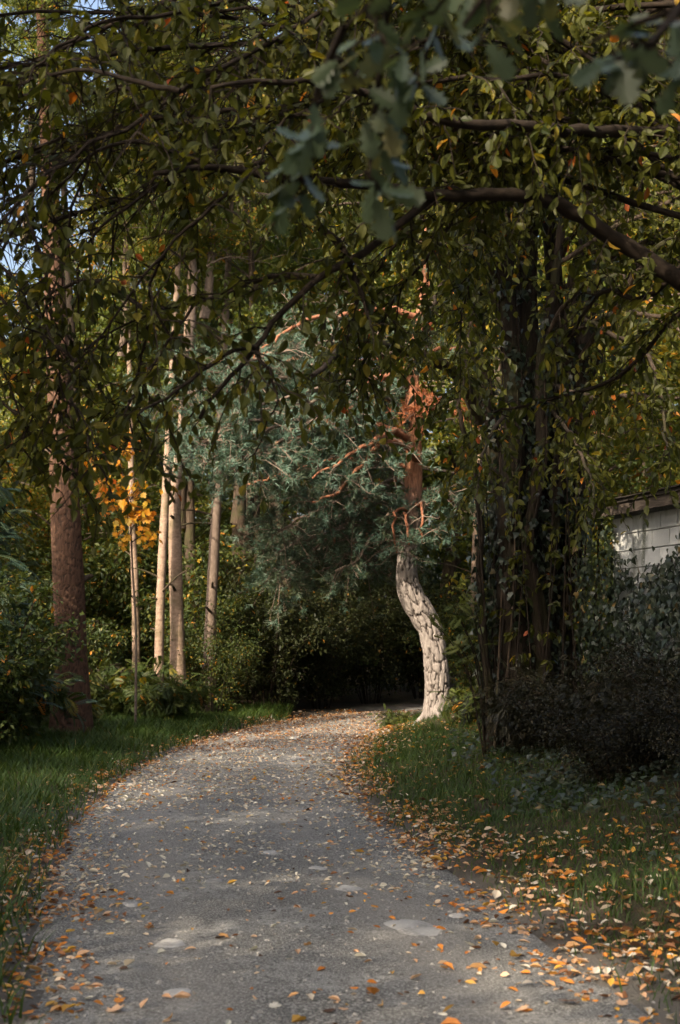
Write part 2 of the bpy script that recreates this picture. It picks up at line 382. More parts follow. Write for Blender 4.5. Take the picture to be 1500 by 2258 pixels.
# ------------------------------------------------------------------ path line and terrain
EDGE_L = [(-1.35, -14), (-1.3, -4), (-1.2, 4.0), (-1.24, 6.0), (-1.6, 8.3), (-2.0, 11.1), (-2.25, 13.9), (-2.3, 17.3), (-2.1, 20.9), (-1.45, 25.1), (-.45, 28.1), (1.2, 30.9), (3.6, 33.2), (7.5, 35.6), (14, 38.5)]
EDGE_R = [(1.5, -14), (1.45, -4), (1.36, 4.0), (1.24, 5.9), (.72, 9.0), (.42, 10.8), (.14, 13.0), (-.08, 15.8), (-.05, 18.6), (.32, 22.6), (.8, 25.4), (1.35, 27.6), (2.6, 29.6), (5.0, 31.9), (9, 33.8), (15, 36)]
def resample(P, n):
    P = smooth_line(P, 400); s = np.concatenate([[0], np.cumsum(np.linalg.norm(np.diff(P, axis=0), axis=1))])
    t = np.linspace(0, s[-1], n); return np.stack([np.interp(t, s, P[:, k]) for k in range(2)], 1)
NS = 90
PL, PR = resample(EDGE_L, NS), resample(EDGE_R, NS)
PC = (PL + PR) / 2; PW = np.linalg.norm(PR - PL, axis=1) / 2

def lateral(x, y):
    """signed distance outside the path edge, side (+1 right) and offset fraction"""
    x = np.atleast_1d(np.asarray(x, float)).ravel(); y = np.atleast_1d(np.asarray(y, float)).ravel()
    best = np.full(len(x), 1e9); side = np.ones(len(x)); hw = np.ones(len(x))
    for i in range(NS - 1):
        a, b = PC[i], PC[i + 1]; e = b - a; L2 = e @ e
        t = np.clip(((x - a[0]) * e[0] + (y - a[1]) * e[1]) / L2, 0, 1)
        dx, dy = x - a[0] - t * e[0], y - a[1] - t * e[1]; d = np.hypot(dx, dy)
        m = d < best; best = np.where(m, d, best)
        side = np.where(m, np.where(e[0] * dy - e[1] * dx < 0, 1., -1.), side); hw = np.where(m, PW[i] * (1 - t) + PW[i + 1] * t, hw)
    return best - hw, side, best / hw

def hground(x, y):
    x = np.atleast_1d(np.asarray(x, float)); y = np.atleast_1d(np.asarray(y, float)); sh = x.shape
    x, y = x.ravel(), y.ravel()
    d, sd, _ = lateral(x, y)
    d = d + (.34 * vnoise(x * 1.4, y * 1.4, 3) + .34 * vnoise(x * 3.7, y * 3.7, 33)) * sstep(-.5, -.1, d)
    rise = np.where(sd > 0, .15 * sstep(.15, 1.6, d) + .62 * sstep(1.4, 4.2, d) + .5 * sstep(6, 25, d), .06 * sstep(0, .6, d) + .2 * sstep(1.5, 6, d) + .8 * sstep(10, 60, d))
    mound = .42 * np.exp(-((x - 2.75) ** 2 / 1.1 + (y - 24.) ** 2 / 2.6)) + .12 * np.exp(-((x - 1.6) ** 2 + (y - 23.4) ** 2) / .5)
    nz = .09 * vnoise(x * .8, y * .8, 1) + .05 * vnoise(x * 2.7, y * 2.7, 2)
    h = rise + mound + nz * sstep(-.05, .8, d) - .09 * (1 - sstep(-.28, .02, d))
    return h.reshape(sh)

def hpath(x, y):
    d, sd, fr = lateral(x, y); x = np.ravel(x); y = np.ravel(y)
    return .035 * (1 - np.clip(fr, 0, 1.3) ** 2) - .012 - .7 * np.maximum(fr - .985, 0) + .022 * vnoise(x * 1.1, y * .8, 8) + .006 * vnoise(x * 5, y * 5, 9) - .012 * np.exp(-((np.abs(fr) - .5) / .16) ** 2)

def surf(x, y):
    return np.maximum(hground(x, y).ravel(), hpath(x, y))
def gz(x, y): return float(surf(x, y)[0])

def axis(lo, hi, step, far_lo, far_hi, grow=1.35):
    c = list(np.arange(lo, hi + 1e-6, step)); s = step
    while c[-1] < far_hi: s *= grow; c.append(c[-1] + s)
    s = step
    while c[0] > far_lo: s *= grow; c.insert(0, c[0] - s)
    return np.array(c)
gx, gy = axis(-9, 9, .17, -400, 400), axis(-2, 36, .22, -300, 700)
X, Y = np.meshgrid(gx, gy); Z = hground(X, Y)
mb = MB(); nx, ny = len(gx), len(gy)
i = np.arange(ny - 1)[:, None] * nx; j = np.arange(nx - 1)[None, :]
gd = lateral(X, Y)[0] + .5 * vnoise(X.ravel() * 2.3, Y.ravel() * 2.3, 91)
mb.add(np.stack([X.ravel(), Y.ravel(), Z.ravel()], 1), np.stack([i + j, i + j + 1, i + nx + j + 1, i + nx + j], -1).reshape(-1, 4), .8 * (1 - sstep(-.1, .5, gd)))
tag(mb.obj('ground', M['soil'], smooth=True), 'dark forest floor rising into a bank right of the path', kind='structure')

nr, na = 260, 26
A, B_ = resample(EDGE_L, nr), resample(EDGE_R, nr); u = np.linspace(-.09, 1.09, na)
V = A[:, None] * (1 - u)[None, :, None] + B_[:, None] * u[None, :, None]
pz = hpath(V[..., 0].ravel(), V[..., 1].ravel())
mb = MB(); i = np.arange(nr - 1)[:, None] * na; j = np.arange(na - 1)[None, :]
mb.add(np.column_stack([V.reshape(-1, 2), pz]), np.stack([i + j, i + j + 1, i + na + j + 1, i + na + j], -1).reshape(-1, 4),
       np.clip(.5 * np.exp(-((lateral(V[..., 0].ravel(), V[..., 1].ravel())[2] - .5) / .2) ** 2) * (.6 + 1.4 * vnoise(V[..., 0].ravel() * 2.2, V[..., 1].ravel() * .6, 71)), 0, .6))
path = tag(mb.obj('path', M['path'], smooth=True), 'grey gravel track curving away to the right', kind='structure')

# flat stones set into the path
def dome(n=14, rings=4, seed=0):
    r = np.random.default_rng(seed); a = np.arange(n) / n * 6.283; out = 1 + .42 * np.interp(a, np.linspace(0, 6.283, 8), list(r.uniform(-1, 1, 7)) + [0], period=6.283)
    V = [[0, 0, 1]]; Fc = []
    for k in range(1, rings + 1):
        q = k / rings
        for m_ in range(n): V.append([math.cos(a[m_]) * out[m_] * q, math.sin(a[m_]) * out[m_] * q, (1 - q ** 3.2) * (1 + .15 * r.normal())])
    for m_ in range(n): Fc.append([0, 1 + m_, 1 + (m_ + 1) % n, 1 + (m_ + 1) % n])
    Q = [[1 + (k - 1) * n + m_, 1 + k * n + m_, 1 + k * n + (m_ + 1) % n, 1 + (k - 1) * n + (m_ + 1) % n] for k in range(1, rings) for m_ in range(n)]
    T_ = [[0, 1 + m_, 1 + (m_ + 1) % n] for m_ in range(n)]
    return np.array(V), [np.array(T_), np.array(Q)]
for k, (px, py, w, h) in enumerate([(475, 1938, 42, 12), (290, 1982, 42, 16), (770, 1950, 80, 16), (915, 2032, 165, 46), (372, 2066, 75, 22), (385, 2166, 84, 22), (650, 1627, 26, 8), (655, 1668, 44, 8), (1010, 2005, 40, 12), (600, 1876, 40, 9), (700, 1905, 50, 10)]):
    Yd = CAMZ * F / (py - HZ); p = at(px, py, Yd); s = Yd / F
    v, f = dome(seed=k); v = v * [w * s * .5, h * s * .46 * Yd / CAMZ, .016]; 
    zz = float(hpath(p[0], p[1])[0]); v[:, 2] += hpath(v[:, 0] + p[0], v[:, 1] + p[1]) - .006
    m_ = MB(); m_.add(v + [p[0], p[1], 0], f); m_.obj('stone', M['stone'], path, smooth=True)

# ------------------------------------------------------------------ trees: generic broadleaf crown with limbs
def gen_tree(seed, H=15., cb=4., R=3.6, nl=26, leaves=22000, ls=.14, tint=(.35, .14), trunk_r=.17, flat=.5, tm=DIA, tail=.06):
    r = np.random.default_rng(seed); wood, leaf = MB(), MB()
    bend = r.normal(size=(6, 2)) * .25; bend[0] = 0
    tz = np.linspace(-.3, H * .93, 6); TP = smooth_line(np.column_stack([np.cumsum(bend, 0), tz]), 24)
    tube(wood, TP, trunk_r * (1 - np.linspace(0, .9, 24)) * (1 + .5 * np.exp(-np.linspace(0, 14, 24))), 9)
    C = []; rad = []
    for k in range(nl):
        q = (k + .5) / nl; z0 = cb * .8 + (H * .9 - cb * .8) * q; az = k * 2.4 + r.uniform(-.5, .5)
        L = R * (math.sin(math.pi * (.22 + .72 * q)) ** .8) * r.uniform(.7, 1.15); rise = r.uniform(.05, .55) + .5 * q
        b = np.array([np.interp(z0, TP[:, 2], TP[:, 0]), np.interp(z0, TP[:, 2], TP[:, 1]), z0])
        d = np.array([math.cos(az), math.sin(az), rise]); e = b + d * L; mid = b + d * L * .5 + np.array([0, 0, .12 * L]) + r.normal(size=3) * .12
        e[2] -= .1 * L
        P = smooth_line([b, mid, e], 8); tube(wood, P, np.linspace(.055 * (1.2 - q), .012, 8), 5)
        for f in np.linspace(.35, 1., 5):
            p = b + (e - b) * f + np.array([0, 0, .12 * L * math.sin(math.pi * f)])
            for s in range(2):
                o = r.normal(size=3) * [.75, .75, .35] * (.4 + .25 * L * (1.1 - .5 * f)); c = p + o
                tube(wood, np.array([p, p + o * .5 + [0, 0, .08], c]), [.012, .009, .005], 3, cap=False)
                C.append(c); rad.append(r.uniform(.35, .75))
    C = np.array(C); rad = np.array(rad)
    w = rad ** 2 * r.uniform(.2, 1.6, len(C)); idx = r.choice(len(C), leaves, p=w / w.sum())
    g = r.normal(size=(leaves, 3)) * .5; g[:, 2] *= flat
    pos = C[idx] + g * rad[idx][:, None]
    ctint = r.normal(0, .08, len(C))[idx]
    d = unit(r.normal(size=(leaves, 3)) + [0, 0, -.5]); up = unit(r.normal(size=(leaves, 3)) * .7 + [0, 0, 1.])
    t = np.clip(r.normal(tint[0], tint[1], leaves) + ctint + np.where(r.random(leaves) < tail, r.uniform(.2, .55, leaves), 0), 0, 1)
    place(leaf, tm, pos, d, up, ls * r.uniform(.6, 1.25, leaves), t)
    return wood, leaf

VAR = []
for k, (H, cb, R, tint, n) in enumerate([(15, 3.5, 3.6, (.42, .15), 19000), (17, 4.5, 4.0, (.32, .14), 22000), (13, 2.2, 3.3, (.5, .17), 19000), (16, 3.0, 3.8, (.25, .12), 22000), (15, 8.6, 3.2, (.35, .14), 18000)]):
    w, l = gen_tree(100 + k, H, cb, R, 26, n, .18, tint)
    wm, lm = w.mesh('trunk', smooth=True), l.mesh('crown'); wm.materials.append(M['darkbark' if k % 2 else 'greybark']); lm.materials.append(M['broad'])
    VAR.append((wm, lm, H))

def put_tree(x, y, var, h, label, rz=None, group=None, name='broadleaf_tree', wide=1.):
    wm, lm, H = VAR[var]; t = thing(name, label, 'tree', (x, y, gz(x, y)), group); s = h / H
    rz = random.uniform(0, 6.28) if rz is None else rz
    link('trunk', wm, t, (0, 0, 0), rz, (s * wide, s * wide, s)); link('crown', lm, t, (0, 0, 0), rz, (s * wide, s * wide, s)); return t

# trees of the wood behind, one by one (x, y, variant, height)
BACK = [(-12.5, 37, 0, 9), (-9.6, 41, 2, 10), (-6.6, 37.5, 3, 10.5), (-4.6, 44, 1, 15), (-2.2, 38.5, 3, 15), (.2, 42, 1, 19), (2.6, 39.5, 3, 19), (5.2, 43, 1, 21), (8.2, 40, 0, 19), (11.4, 43, 2, 18),
        (-15.5, 47, 2, 11), (-11, 52, 1, 11.5), (-7, 51, 0, 13), (-2.6, 53, 3, 22), (1.8, 52, 1, 24), (6.4, 53, 0, 24), (11, 52, 3, 23), (14.5, 47, 1, 20), (5.2, 32.6, 2, 13), (8.2, 28.5, 1, 15), (7.2, 22.5, 2, 13), (9.5, 17.5, 0, 14), (-8.6, 32.5, 2, 10), (-6.0, 31.5, 0, 9.5), (-10.8, 29, 2, 9), (-8.2, 26.5, 0, 7.5)]
for k, (x, y, v, h) in enumerate(BACK):
    where = 'far back in the wood' if y > 46 else ('in the wood behind the shed' if x > 6.5 and y < 35 else 'in the wood beyond the bend')
    sh = ('grey barked' if v % 2 == 0 else 'dark barked'); tn = ['yellowing green', 'deep green', 'golden green', 'dark green'][v]
    put_tree(x, y, v, h, f'{sh} tree with {tn} crown {where}', group=f'{tn} trees {where}', wide=1.12)

# trees added out of view so that their crowns shade the scene
SHADE = [(-4.3, 9.0, 4, 14.5, .78), (-6.8, 2.6, 1, 14, 1.3), (-3.4, -6.8, 3, 13, 1.3), (-11.5, -3.5, 1, 14, 1.4), (-9.8, 5.5, 3, 12.5, 1.3), (-1.5, -9.5, 1, 13, 1.4), (4.8, -6.5, 3, 12, 1.3), (-13.5, 17.0, 1, 9.0, 1.2), (-15, 9.5, 3, 11.0, 1.3), (7.4, 5.5, 1, 12, 1.3), (7.8, 10.5, 3, 12, 1.2), (1.0, -14, 3, 14, 1.4), (-8, -11, 1, 15, 1.4)]
for x, y, v, h, wd in SHADE:
    side = 'left of' if x < -3 else 'right of' if x > 6 else 'behind'
    put_tree(x, y, v, h, f'spreading shade tree added out of view {side} the near track', group=f'added trees out of view {side} the near track', name='added_shade_tree', wide=wd)

# far wood closing the view between the trunks
mb = MB(); n = 33000
x = rng.uniform(-34, 34, n); y = 58 + rng.uniform(-4, 6, n) + .006 * x * x; z = hground(x, y) + rng.random(n) ** 1.2 * (10 + 3 * vnoise(x * .3, y * 0, 5))
place(mb, DIA, np.column_stack([x, y, z]), rng.normal(size=(n, 3)), rng.normal(size=(n, 3)) + [0, 0, .8], rng.uniform(.4, .75, n), np.clip(rng.normal(.15, .12, n), 0, 1))
tag(mb.obj('far_wood', M['shrub']), 'dark green mass of distant undergrowth behind the tree trunks', 'wood', kind='stuff')

# ------------------------------------------------------------------ trunks one can pick out at the forest edge
def px_line(pts, Yd): return np.array([at(a, b, c if c else Yd) for a, b, c in [(p + (None,))[:3] for p in pts]])

def edge_tree(name, label, pts, rpx, Yd, mat, crown_var, top, plates=None, crown_scale=.8, seed=1, extra=None, group=None):
    P = px_line(pts, Yd); base = np.array([P[0, 0], Yd, gz(P[0, 0], Yd) ])
    P[0] = base - [0, 0, .25]
    up = P[-1] - P[-2]; up = up / up[2]
    P = np.vstack([P, P[-1] + up * (top - P[-1, 2]) * .5, P[-1] + up * (top - P[-1, 2])])
    R = np.array(list(rpx) + [rpx[-1] * .6, rpx[-1] * .15]) * Yd / F; R[0] *= 1.35
    t = thing(name, label, 'tree', base, group); m_ = MB()
    if plates: bark_trunk(m_, P, R, plates[0], plates[1], plates[2], plates[3], plates[4], seed, plates[5] if len(plates) > 5 else None)
    else: tube(m_, smooth_line(P, 40), smooth_line(R, 40)[:, 0] * (1 + .05 * np.sin(np.arange(40) * 2.1)), 14)
    m_.obj('trunk', M[mat], t, smooth=True)
    Ps, Rs = smooth_line(P, 60), smooth_line(R, 60)[:, 0]; rr = np.random.default_rng(int(P[0, 0] * 1000) % 9999)
    for k in range(7 if mat in ('palebark', 'greybark') else 4):       # dead stubs and short twigs on the trunk
        i = rr.integers(10, 44); az = rr.uniform(0, 6.28); dv = np.array([math.cos(az), math.sin(az), rr.uniform(-.1, .5)]); Lb = rr.uniform(.06, .22) if k % 2 else rr.uniform(.3, .9)
        b_ = MB(); tube(b_, smooth_line([Ps[i], Ps[i] + dv * (Rs[i] + Lb * .5) + [0, 0, .02], Ps[i] + dv * (Rs[i] + Lb) + [0, 0, -.05 * Lb]], 6), np.linspace(.3 * Rs[i], .06 * Rs[i] + .002, 6), 6); b_.obj('dead_branch' if Lb > .25 else 'branch_stub', M['darkbark'], t, smooth=True)
    wm, lm, H = VAR[crown_var]; s = crown_scale
    off = P[-1] - base - np.array([0, 0, H * .97 * s])
    link('crown', lm, t, off, random.uniform(0, 6), s); link('limbs', wm, t, off + np.array([0, 0, 0]), 0, s)['kind'] = 'part'
    return t, P, base

FD = lambda s: np.ones_like(s)
edge_tree('old_tree', 'thick reddish brown trunk with ridged bark at the far left of the wood', [(158, 1590), (157, 1450), (152, 1300), (145, 1150), (138, 1000)], [40, 36, 35, 33, 30], 22, 'redbark', 1, 14.5, (80, 350, .038, .12, .013), .4, 5)
edge_tree('birch', 'slim pinkish pale trunk, left of the close pair in the wood', [(349, 1570), (352, 1400), (358, 1230), (368, 1050), (376, 900)], [10, 10, 9.5, 9, 8], 26, 'palebark', 0, 13.5, None, .45)
edge_tree('birch', 'straight pale pinkish trunk, right and thicker of the close pair', [(394, 1568), (391, 1400), (387, 1240), (387, 1090), (400, 960), (406, 860)], [17, 15.5, 15, 13, 10, 9], 26.4, 'palebark', 2, 14, (48, 260, .05, .05, .005), .5, 9)
edge_tree('beech', 'smooth grey leaning trunk right of the pale pair of trunks', [(455, 1545), (463, 1400), (470, 1260), (478, 1100), (484, 980)], [13, 12.5, 12, 11, 10], 27, 'greybark', 3, 14, None, .65)
edge_tree('birch', 'thin pale trunk behind the orange maple leaves', [(303, 1545), (300, 1400), (297, 1260), (292, 1160), (290, 1050)], [9, 8.5, 8, 7.5, 7], 29, 'palebark', 2, 12.5, None, .4)
edge_tree('dark_tree', 'thick almost black trunk in the shade right of the leaning grey trunk', [(532, 1520), (531, 1400), (530, 1250), (532, 1120)], [22, 20, 19, 18], 33, 'darkbark', 3, 16, None, .8)
edge_tree('dark_tree', 'dark slim trunk in the shade just right of the blackest trunk', [(580, 1530), (577, 1400), (570, 1270), (566, 1150)], [11, 10, 9, 9], 34, 'darkbark', 1, 15, None, .7)
edge_tree('dark_tree', 'dark trunk standing behind the pale pair of trunks', [(428, 1530), (424, 1400), (420, 1250), (418, 1080)], [14, 12, 12, 11], 31, 'darkbark', 3, 15, None, .7)
edge_tree('birch', 'slim pale trunk on the bank between the crooked pine and the ivy tree', [(1040, 1500), (1043, 1390), (1046, 1280), (1050, 1160), (1056, 1040)], [8, 8, 7.5, 7, 6], 26.5, 'palebark', 0, 12, None, .6)
# dark curving tree whose trunk hangs behind the leaves at the left
edge_tree('dark_tree', 'dark curved trunk above the thick reddish trunk at left', [(176, 1575), (172, 1400), (168, 1200), (165, 1040), (168, 900), (160, 760)], [11, 10, 9, 9, 10, 9], 25.2, 'twig', 3, 13.5, None, .3)

# ------------------------------------------------------------------ crooked pine
PY = 23.5
pts = [(956, 1608), (962, 1560), (963, 1490), (952, 1400), (932, 1355), (906, 1310), (897, 1262), (903, 1180), (911, 1080), (913, 1000), (908, 920), (909, 850), (916, 770), (928, 690), (936, 600), (940, 500)]
rp = [33, 29, 27.5, 27, 30, 28, 24, 22, 20, 18.5, 16, 15, 13, 11, 8, 4]
P = px_line(pts, PY); base = np.array([P[0, 0], PY, gz(P[0, 0], PY)]); P[0] = base - [0, 0, .2]
pine = thing('pine_tree', 'crooked pine with pale plated bark on the bank at the bend', 'tree', base)
m_ = MB(); R = np.array(rp) * PY / F
bark_trunk(m_, P, R, 124, 610, .062, .26, .04, 21, lambda s: 1 - .8 * sstep(2.6, 3.8, s))
for k, (dx, dy) in enumerate([(.75, -.25), (.55, .5), (.1, -.55), (-.4, -.25)]):
    q = np.array([[dx * f, dy * f, 0] for f in (.12, .35, .65, 1)]) + base; q[:, 2] = [base[2] + .28, gz(*q[1, :2]) + .09, gz(*q[2, :2]) + .03, gz(*q[3, :2]) - .05]
    tube(m_, smooth_line(q, 10), np.linspace(.085, .02, 10), 8, .7)
m_.obj('trunk', M['pinebark'], pine, smooth=True)
BOUGH = [([(900, 985, 23.4), (880, 955, 23), (850, 958, 22.6), (815, 978, 22.2), (760, 1010, 21.8), (690, 1050, 21.5)], 9),
         ([(925, 1015, 23.5), (905, 990, 23.1), (870, 975, 22.8), (835, 980, 22.6), (790, 1040, 22.5), (740, 1090, 22.4), (690, 1110, 22.3)], 9),
         ([(912, 870, 23.5), (890, 815, 23.3), (850, 830, 23), (815, 845, 22.8), (775, 905, 22.5), (735, 930, 22.2), (690, 940, 22), (630, 985, 21.8), (570, 1000, 21.6)], 10),
         ([(915, 780, 23.5), (830, 790, 23.6), (740, 800, 23.8), (640, 790, 24), (560, 780, 24.2), (480, 800, 24.4)], 8),
         ([(925, 700, 23.5), (850, 680, 23.2), (770, 690, 22.9), (690, 700, 22.6), (620, 740, 22.3), (555, 790, 22.1)], 8),
         ([(905, 1140, 23.5), (890, 1130, 23), (900, 1160, 22.8), (905, 1205, 22.8)], 4), ([(908, 1120, 23.5), (930, 1110, 23), (935, 1150, 22.8), (925, 1200, 22.9)], 4), ([(908, 1130, 23.5), (880, 1120, 23.1), (865, 1160, 23), (870, 1215, 23)], 4),
         ([(910, 1050, 23.5), (870, 1060, 23.7), (810, 1090, 23.9), (760, 1150, 24), (730, 1210, 24)], 6),
         ([(905, 1130, 23.5), (870, 1140, 23.6), (820, 1170, 23.8), (770, 1210, 24)], 5),
         ([(915, 930, 23.5), (945, 905, 23.3), (985, 890, 23.1)], 5), ([(918, 800, 23.5), (970, 770, 23.8), (1040, 770, 24)], 6),
         ([(930, 640, 23.5), (980, 600, 23.3), (1040, 590, 23)], 6), ([(908, 1080, 23.5), (950, 1080, 23.8), (1000, 1110, 24)], 5),
         ([(905, 960, 23.5), (800, 930, 24.5), (680, 930, 25.5), (560, 950, 26)], 7), ([(910, 1030, 23.5), (760, 1010, 24.4), (640, 1040, 25), (540, 1070, 25.3)], 6)]
rb_ = np.random.default_rng(77)
for k in range(25):
    i = rb_.integers(7, 13); a = (pts[i][0], pts[i][1], PY); e = (rb_.uniform(400, 860), float(np.clip(pts[i][1] + rb_.uniform(-40, 190), 700, 1235)), PY + rb_.uniform(-2.4, 2.2))
    if e[1] > 1040: e = (max(e[0], 660), e[1], PY + rb_.uniform(-.3, 2.3))
    BOUGH.append(([a, (a[0] * .6 + e[0] * .4, (a[1] + e[1]) / 2 - 35, (a[2] + e[2]) / 2), e, (e[0] - 45, e[1] + 25, e[2])], 5))
TP_, TD_, TT_ = [], [], []
for k, (q, r0) in enumerate(BOUGH):
    q = np.array([at(*p) for p in q]); L = np.linalg.norm(np.diff(q, axis=0), axis=1).sum(); n = max(10, int(L / .12))
    q = smooth_line(q, n) + .02 * rng.normal(size=(n, 3)); bm = MB(); twm = MB(); tube(bm, q, np.linspace(r0, 2.2, n) * PY / F, 7)
    brown = k == 10
    for i in range(2, n):
        if rng.random() < (.06 if i < n * .35 else .92):
            for _ in range(2):
                d = unit(rng.normal(size=3) * [1, 1, .5] + [0, 0, -.25]); Lt = rng.uniform(.3, .85)
                e = q[i] + d * Lt; mid = q[i] + d * Lt * .5 + [0, 0, .06]; e2 = e + [0, 0, -.1 * Lt]
                tw = smooth_line([q[i], mid, e2], 5); tube(twm, tw, np.linspace(.009, .004, 5), 3, cap=False)
                for s in range(rng.integers(4, 8)):
                    b = tw[rng.integers(2, 5)]; dd = unit(d + rng.normal(size=3) * .7 + [0, 0, .35]); l2 = rng.uniform(.08, .26); tip = b + dd * l2
                    tube(twm, np.array([b, tip]), [.004, .003], 3, cap=False)
                    for f in (1., .55):
                        TP_.append(b + dd * l2 * f); TD_.append(dd); TT_.append(rng.uniform(.94, 1.) if brown else float(np.clip(rng.normal(.36 if q[i][1] > 22.9 else .62, .2), 0, .88)))  # nearer boughs tinted paler to stand for sunlit needles
    br_ = bm.obj('branch', M['pinebranch' if k < 16 else 'greybark'], pine, smooth=True)
    if twm.n: twm.obj('twigs', M['greybark'], br_)['kind'] = 'stuff'
m_ = MB(); n = len(TP_)
place(m_, TUFT, np.array(TP_), np.array(TD_), rng.normal(size=(n, 3)), rng.uniform(.08, .14, n), np.array(TT_))
print('tufts', n)
m_.obj('needles', M['needle'], pine)['kind'] = 'stuff'

# broken orange bough of a second pine left of the middle
pz_ = at(556, 935, 27); b2 = np.array([at(560, 1500, 30)[0], 30, 0]); b2[2] = gz(b2[0], 30)
p2 = thing('pine_tree', 'pine behind with a broken orange bough left of the crooked pine', 'tree', b2)
m_ = MB(); tp = px_line([(640, 1545), (628, 1350), (610, 1150), (588, 1000), (548, 870), (520, 800), (500, 740), (490, 690)], 30); tp[0] = b2 - [0, 0, .2]
tube(m_, smooth_line(tp, 50), np.linspace(.16, .04, 50), 10, .8); m_.obj('trunk', M['darkbark'], p2, smooth=True)
bm = MB(); tube(bm, smooth_line(np.array([at(548, 870, 30), at(552, 885, 29), at(556, 935, 28)]), 10), np.linspace(.09, .07, 10), 8); tube(bm, smooth_line(np.array([at(520, 820, 30), at(530, 860, 29.3), at(545, 900, 29)]), 10), np.linspace(.09, .06, 10), 8)
bm.obj('broken_bough', M['pinebranch'], p2, smooth=True)
TPb, TDb = [], []
for k in range(26):
    i = rng.integers(22, 50); s0 = smooth_line(tp, 50)[i]; d = unit(rng.normal(size=3) * [1, 1, .35]); L = rng.uniform(.8, 2.2)
    q = smooth_line([s0, s0 + d * L * .5 + [0, 0, .1], s0 + d * L + [0, 0, -.15]], 8); m2 = bm = MB(); tube(bm, q, np.linspace(.035, .01, 8), 5); 
    for _ in range(60):
        f = rng.integers(3, 8); TPb.append(q[f] + rng.normal(size=3) * .22); TDb.append(unit(rng.normal(size=3) + [0, 0, .5]))
    bm.obj('branch', M['pinebranch'], p2, smooth=True)
m_ = MB(); n = len(TPb); place(m_, TUFT, np.array(TPb), np.array(TDb), rng.normal(size=(n, 3)), rng.uniform(.1, .15, n), np.clip(rng.normal(.45, .15, n), 0, .85))
m_.obj('needles', M['needle'], p2)['kind'] = 'stuff'

# ------------------------------------------------------------------ tree with leafy branches over the track (stands off to the right)
def grow_twigs(q, wood, leaves, rg, step=.11, tl=(.35, .95), droop=.55, start=.1, density=1., leafstep=.052, bias=None):
    n = len(q)
    L = np.concatenate([[0], np.cumsum(np.linalg.norm(np.diff(q, axis=0), axis=1))])
    for s in np.arange(L[-1] * start, L[-1], step / density):
        p = np.array([np.interp(s, L, q[:, k]) for k in range(3)]); j = min(np.searchsorted(L, s), n - 1); t = unit(q[j] - q[max(j - 1, 0)])
        d = unit(rg.normal(size=3) * [1, 1, .6] + .7 * t + ([0, 0, 0] if bias is None else bias)); Lt = rg.uniform(*tl) * (1 - .35 * s / L[-1])
        m = 7; f = np.linspace(0, 1, m)[:, None]
        tw = p + d * Lt * f + np.array([0, 0, -droop * Lt]) * f ** 2 + rg.normal(size=(m, 3)) * .008
        tube(wood, tw, np.linspace(.0065, .0022, m), 3, cap=False)
        lines = [tw]
        for _ in range(rg.integers(1, 3)):
            k = rg.integers(1, m - 2); d2 = unit(d + rg.normal(size=3) * .8 + [0, 0, -.3]); l2 = Lt * rg.uniform(.3, .6); f4 = np.linspace(0, 1, 5)[:, None]
            t2 = tw[k] + d2 * l2 * f4 + np.array([0, 0, -droop * l2]) * f4 ** 2
            tube(wood, t2, np.linspace(.004, .0018, 5), 3, cap=False); lines.append(t2)
        for ln in lines:
            ll = np.linalg.norm(np.diff(ln, axis=0), axis=1).sum(); c = max(2, int(ll / leafstep))
            for i, g in enumerate(np.linspace(.15, 1, c)):
                x = g * (len(ln) - 1); a = min(int(x), len(ln) - 2); b = ln[a] + (ln[a + 1] - ln[a]) * (x - a); tt = unit(ln[a + 1] - ln[a])
                sd = unit(np.cross(tt, [0, 0, 1.]) + 1e-6) * (1 if i % 2 else -1)
                dd = unit(.4 * tt + .5 * sd + np.array([0, 0, -.5]) + rg.normal(size=3) * .42)
                leaves.append((b, dd, unit([0, 0, .8] + rg.normal(size=3) * .55)))

def finish_leafy(t, wood, branches, leaves, mat, rg, n_single, tms, size, tint, tail=.04, woodmat='twig'):
    for b in branches: b.obj('branch', M[woodmat], t, smooth=True)
    tw = wood.obj('twigs', M['twig'], t); tw['kind'] = 'stuff'
    pos = np.array([l[0] for l in leaves]); d = np.array([l[1] for l in leaves]); up = np.array([l[2] for l in leaves]); n = len(pos)
    sz = rg.uniform(size[0], size[1], n); tn = np.clip(rg.normal(tint[0], tint[1], n) + np.where(rg.random(n) < tail, rg.uniform(.25, .55, n), 0), 0, 1)
    big, rest = split_largest(pos, sz, n_single)
    m_ = MB()
    for k, tm in enumerate(tms):
        r_ = rest[k::len(tms)]; place(m_, tm, pos[r_], d[r_], up[r_], sz[r_], tn[r_])
    cr = m_.obj('crown', M[mat], t); cr['kind'] = 'stuff'
    single_leaves('leaf', tms, M[mat], t, pos[big], d[big], up[big], sz[big], tn[big])

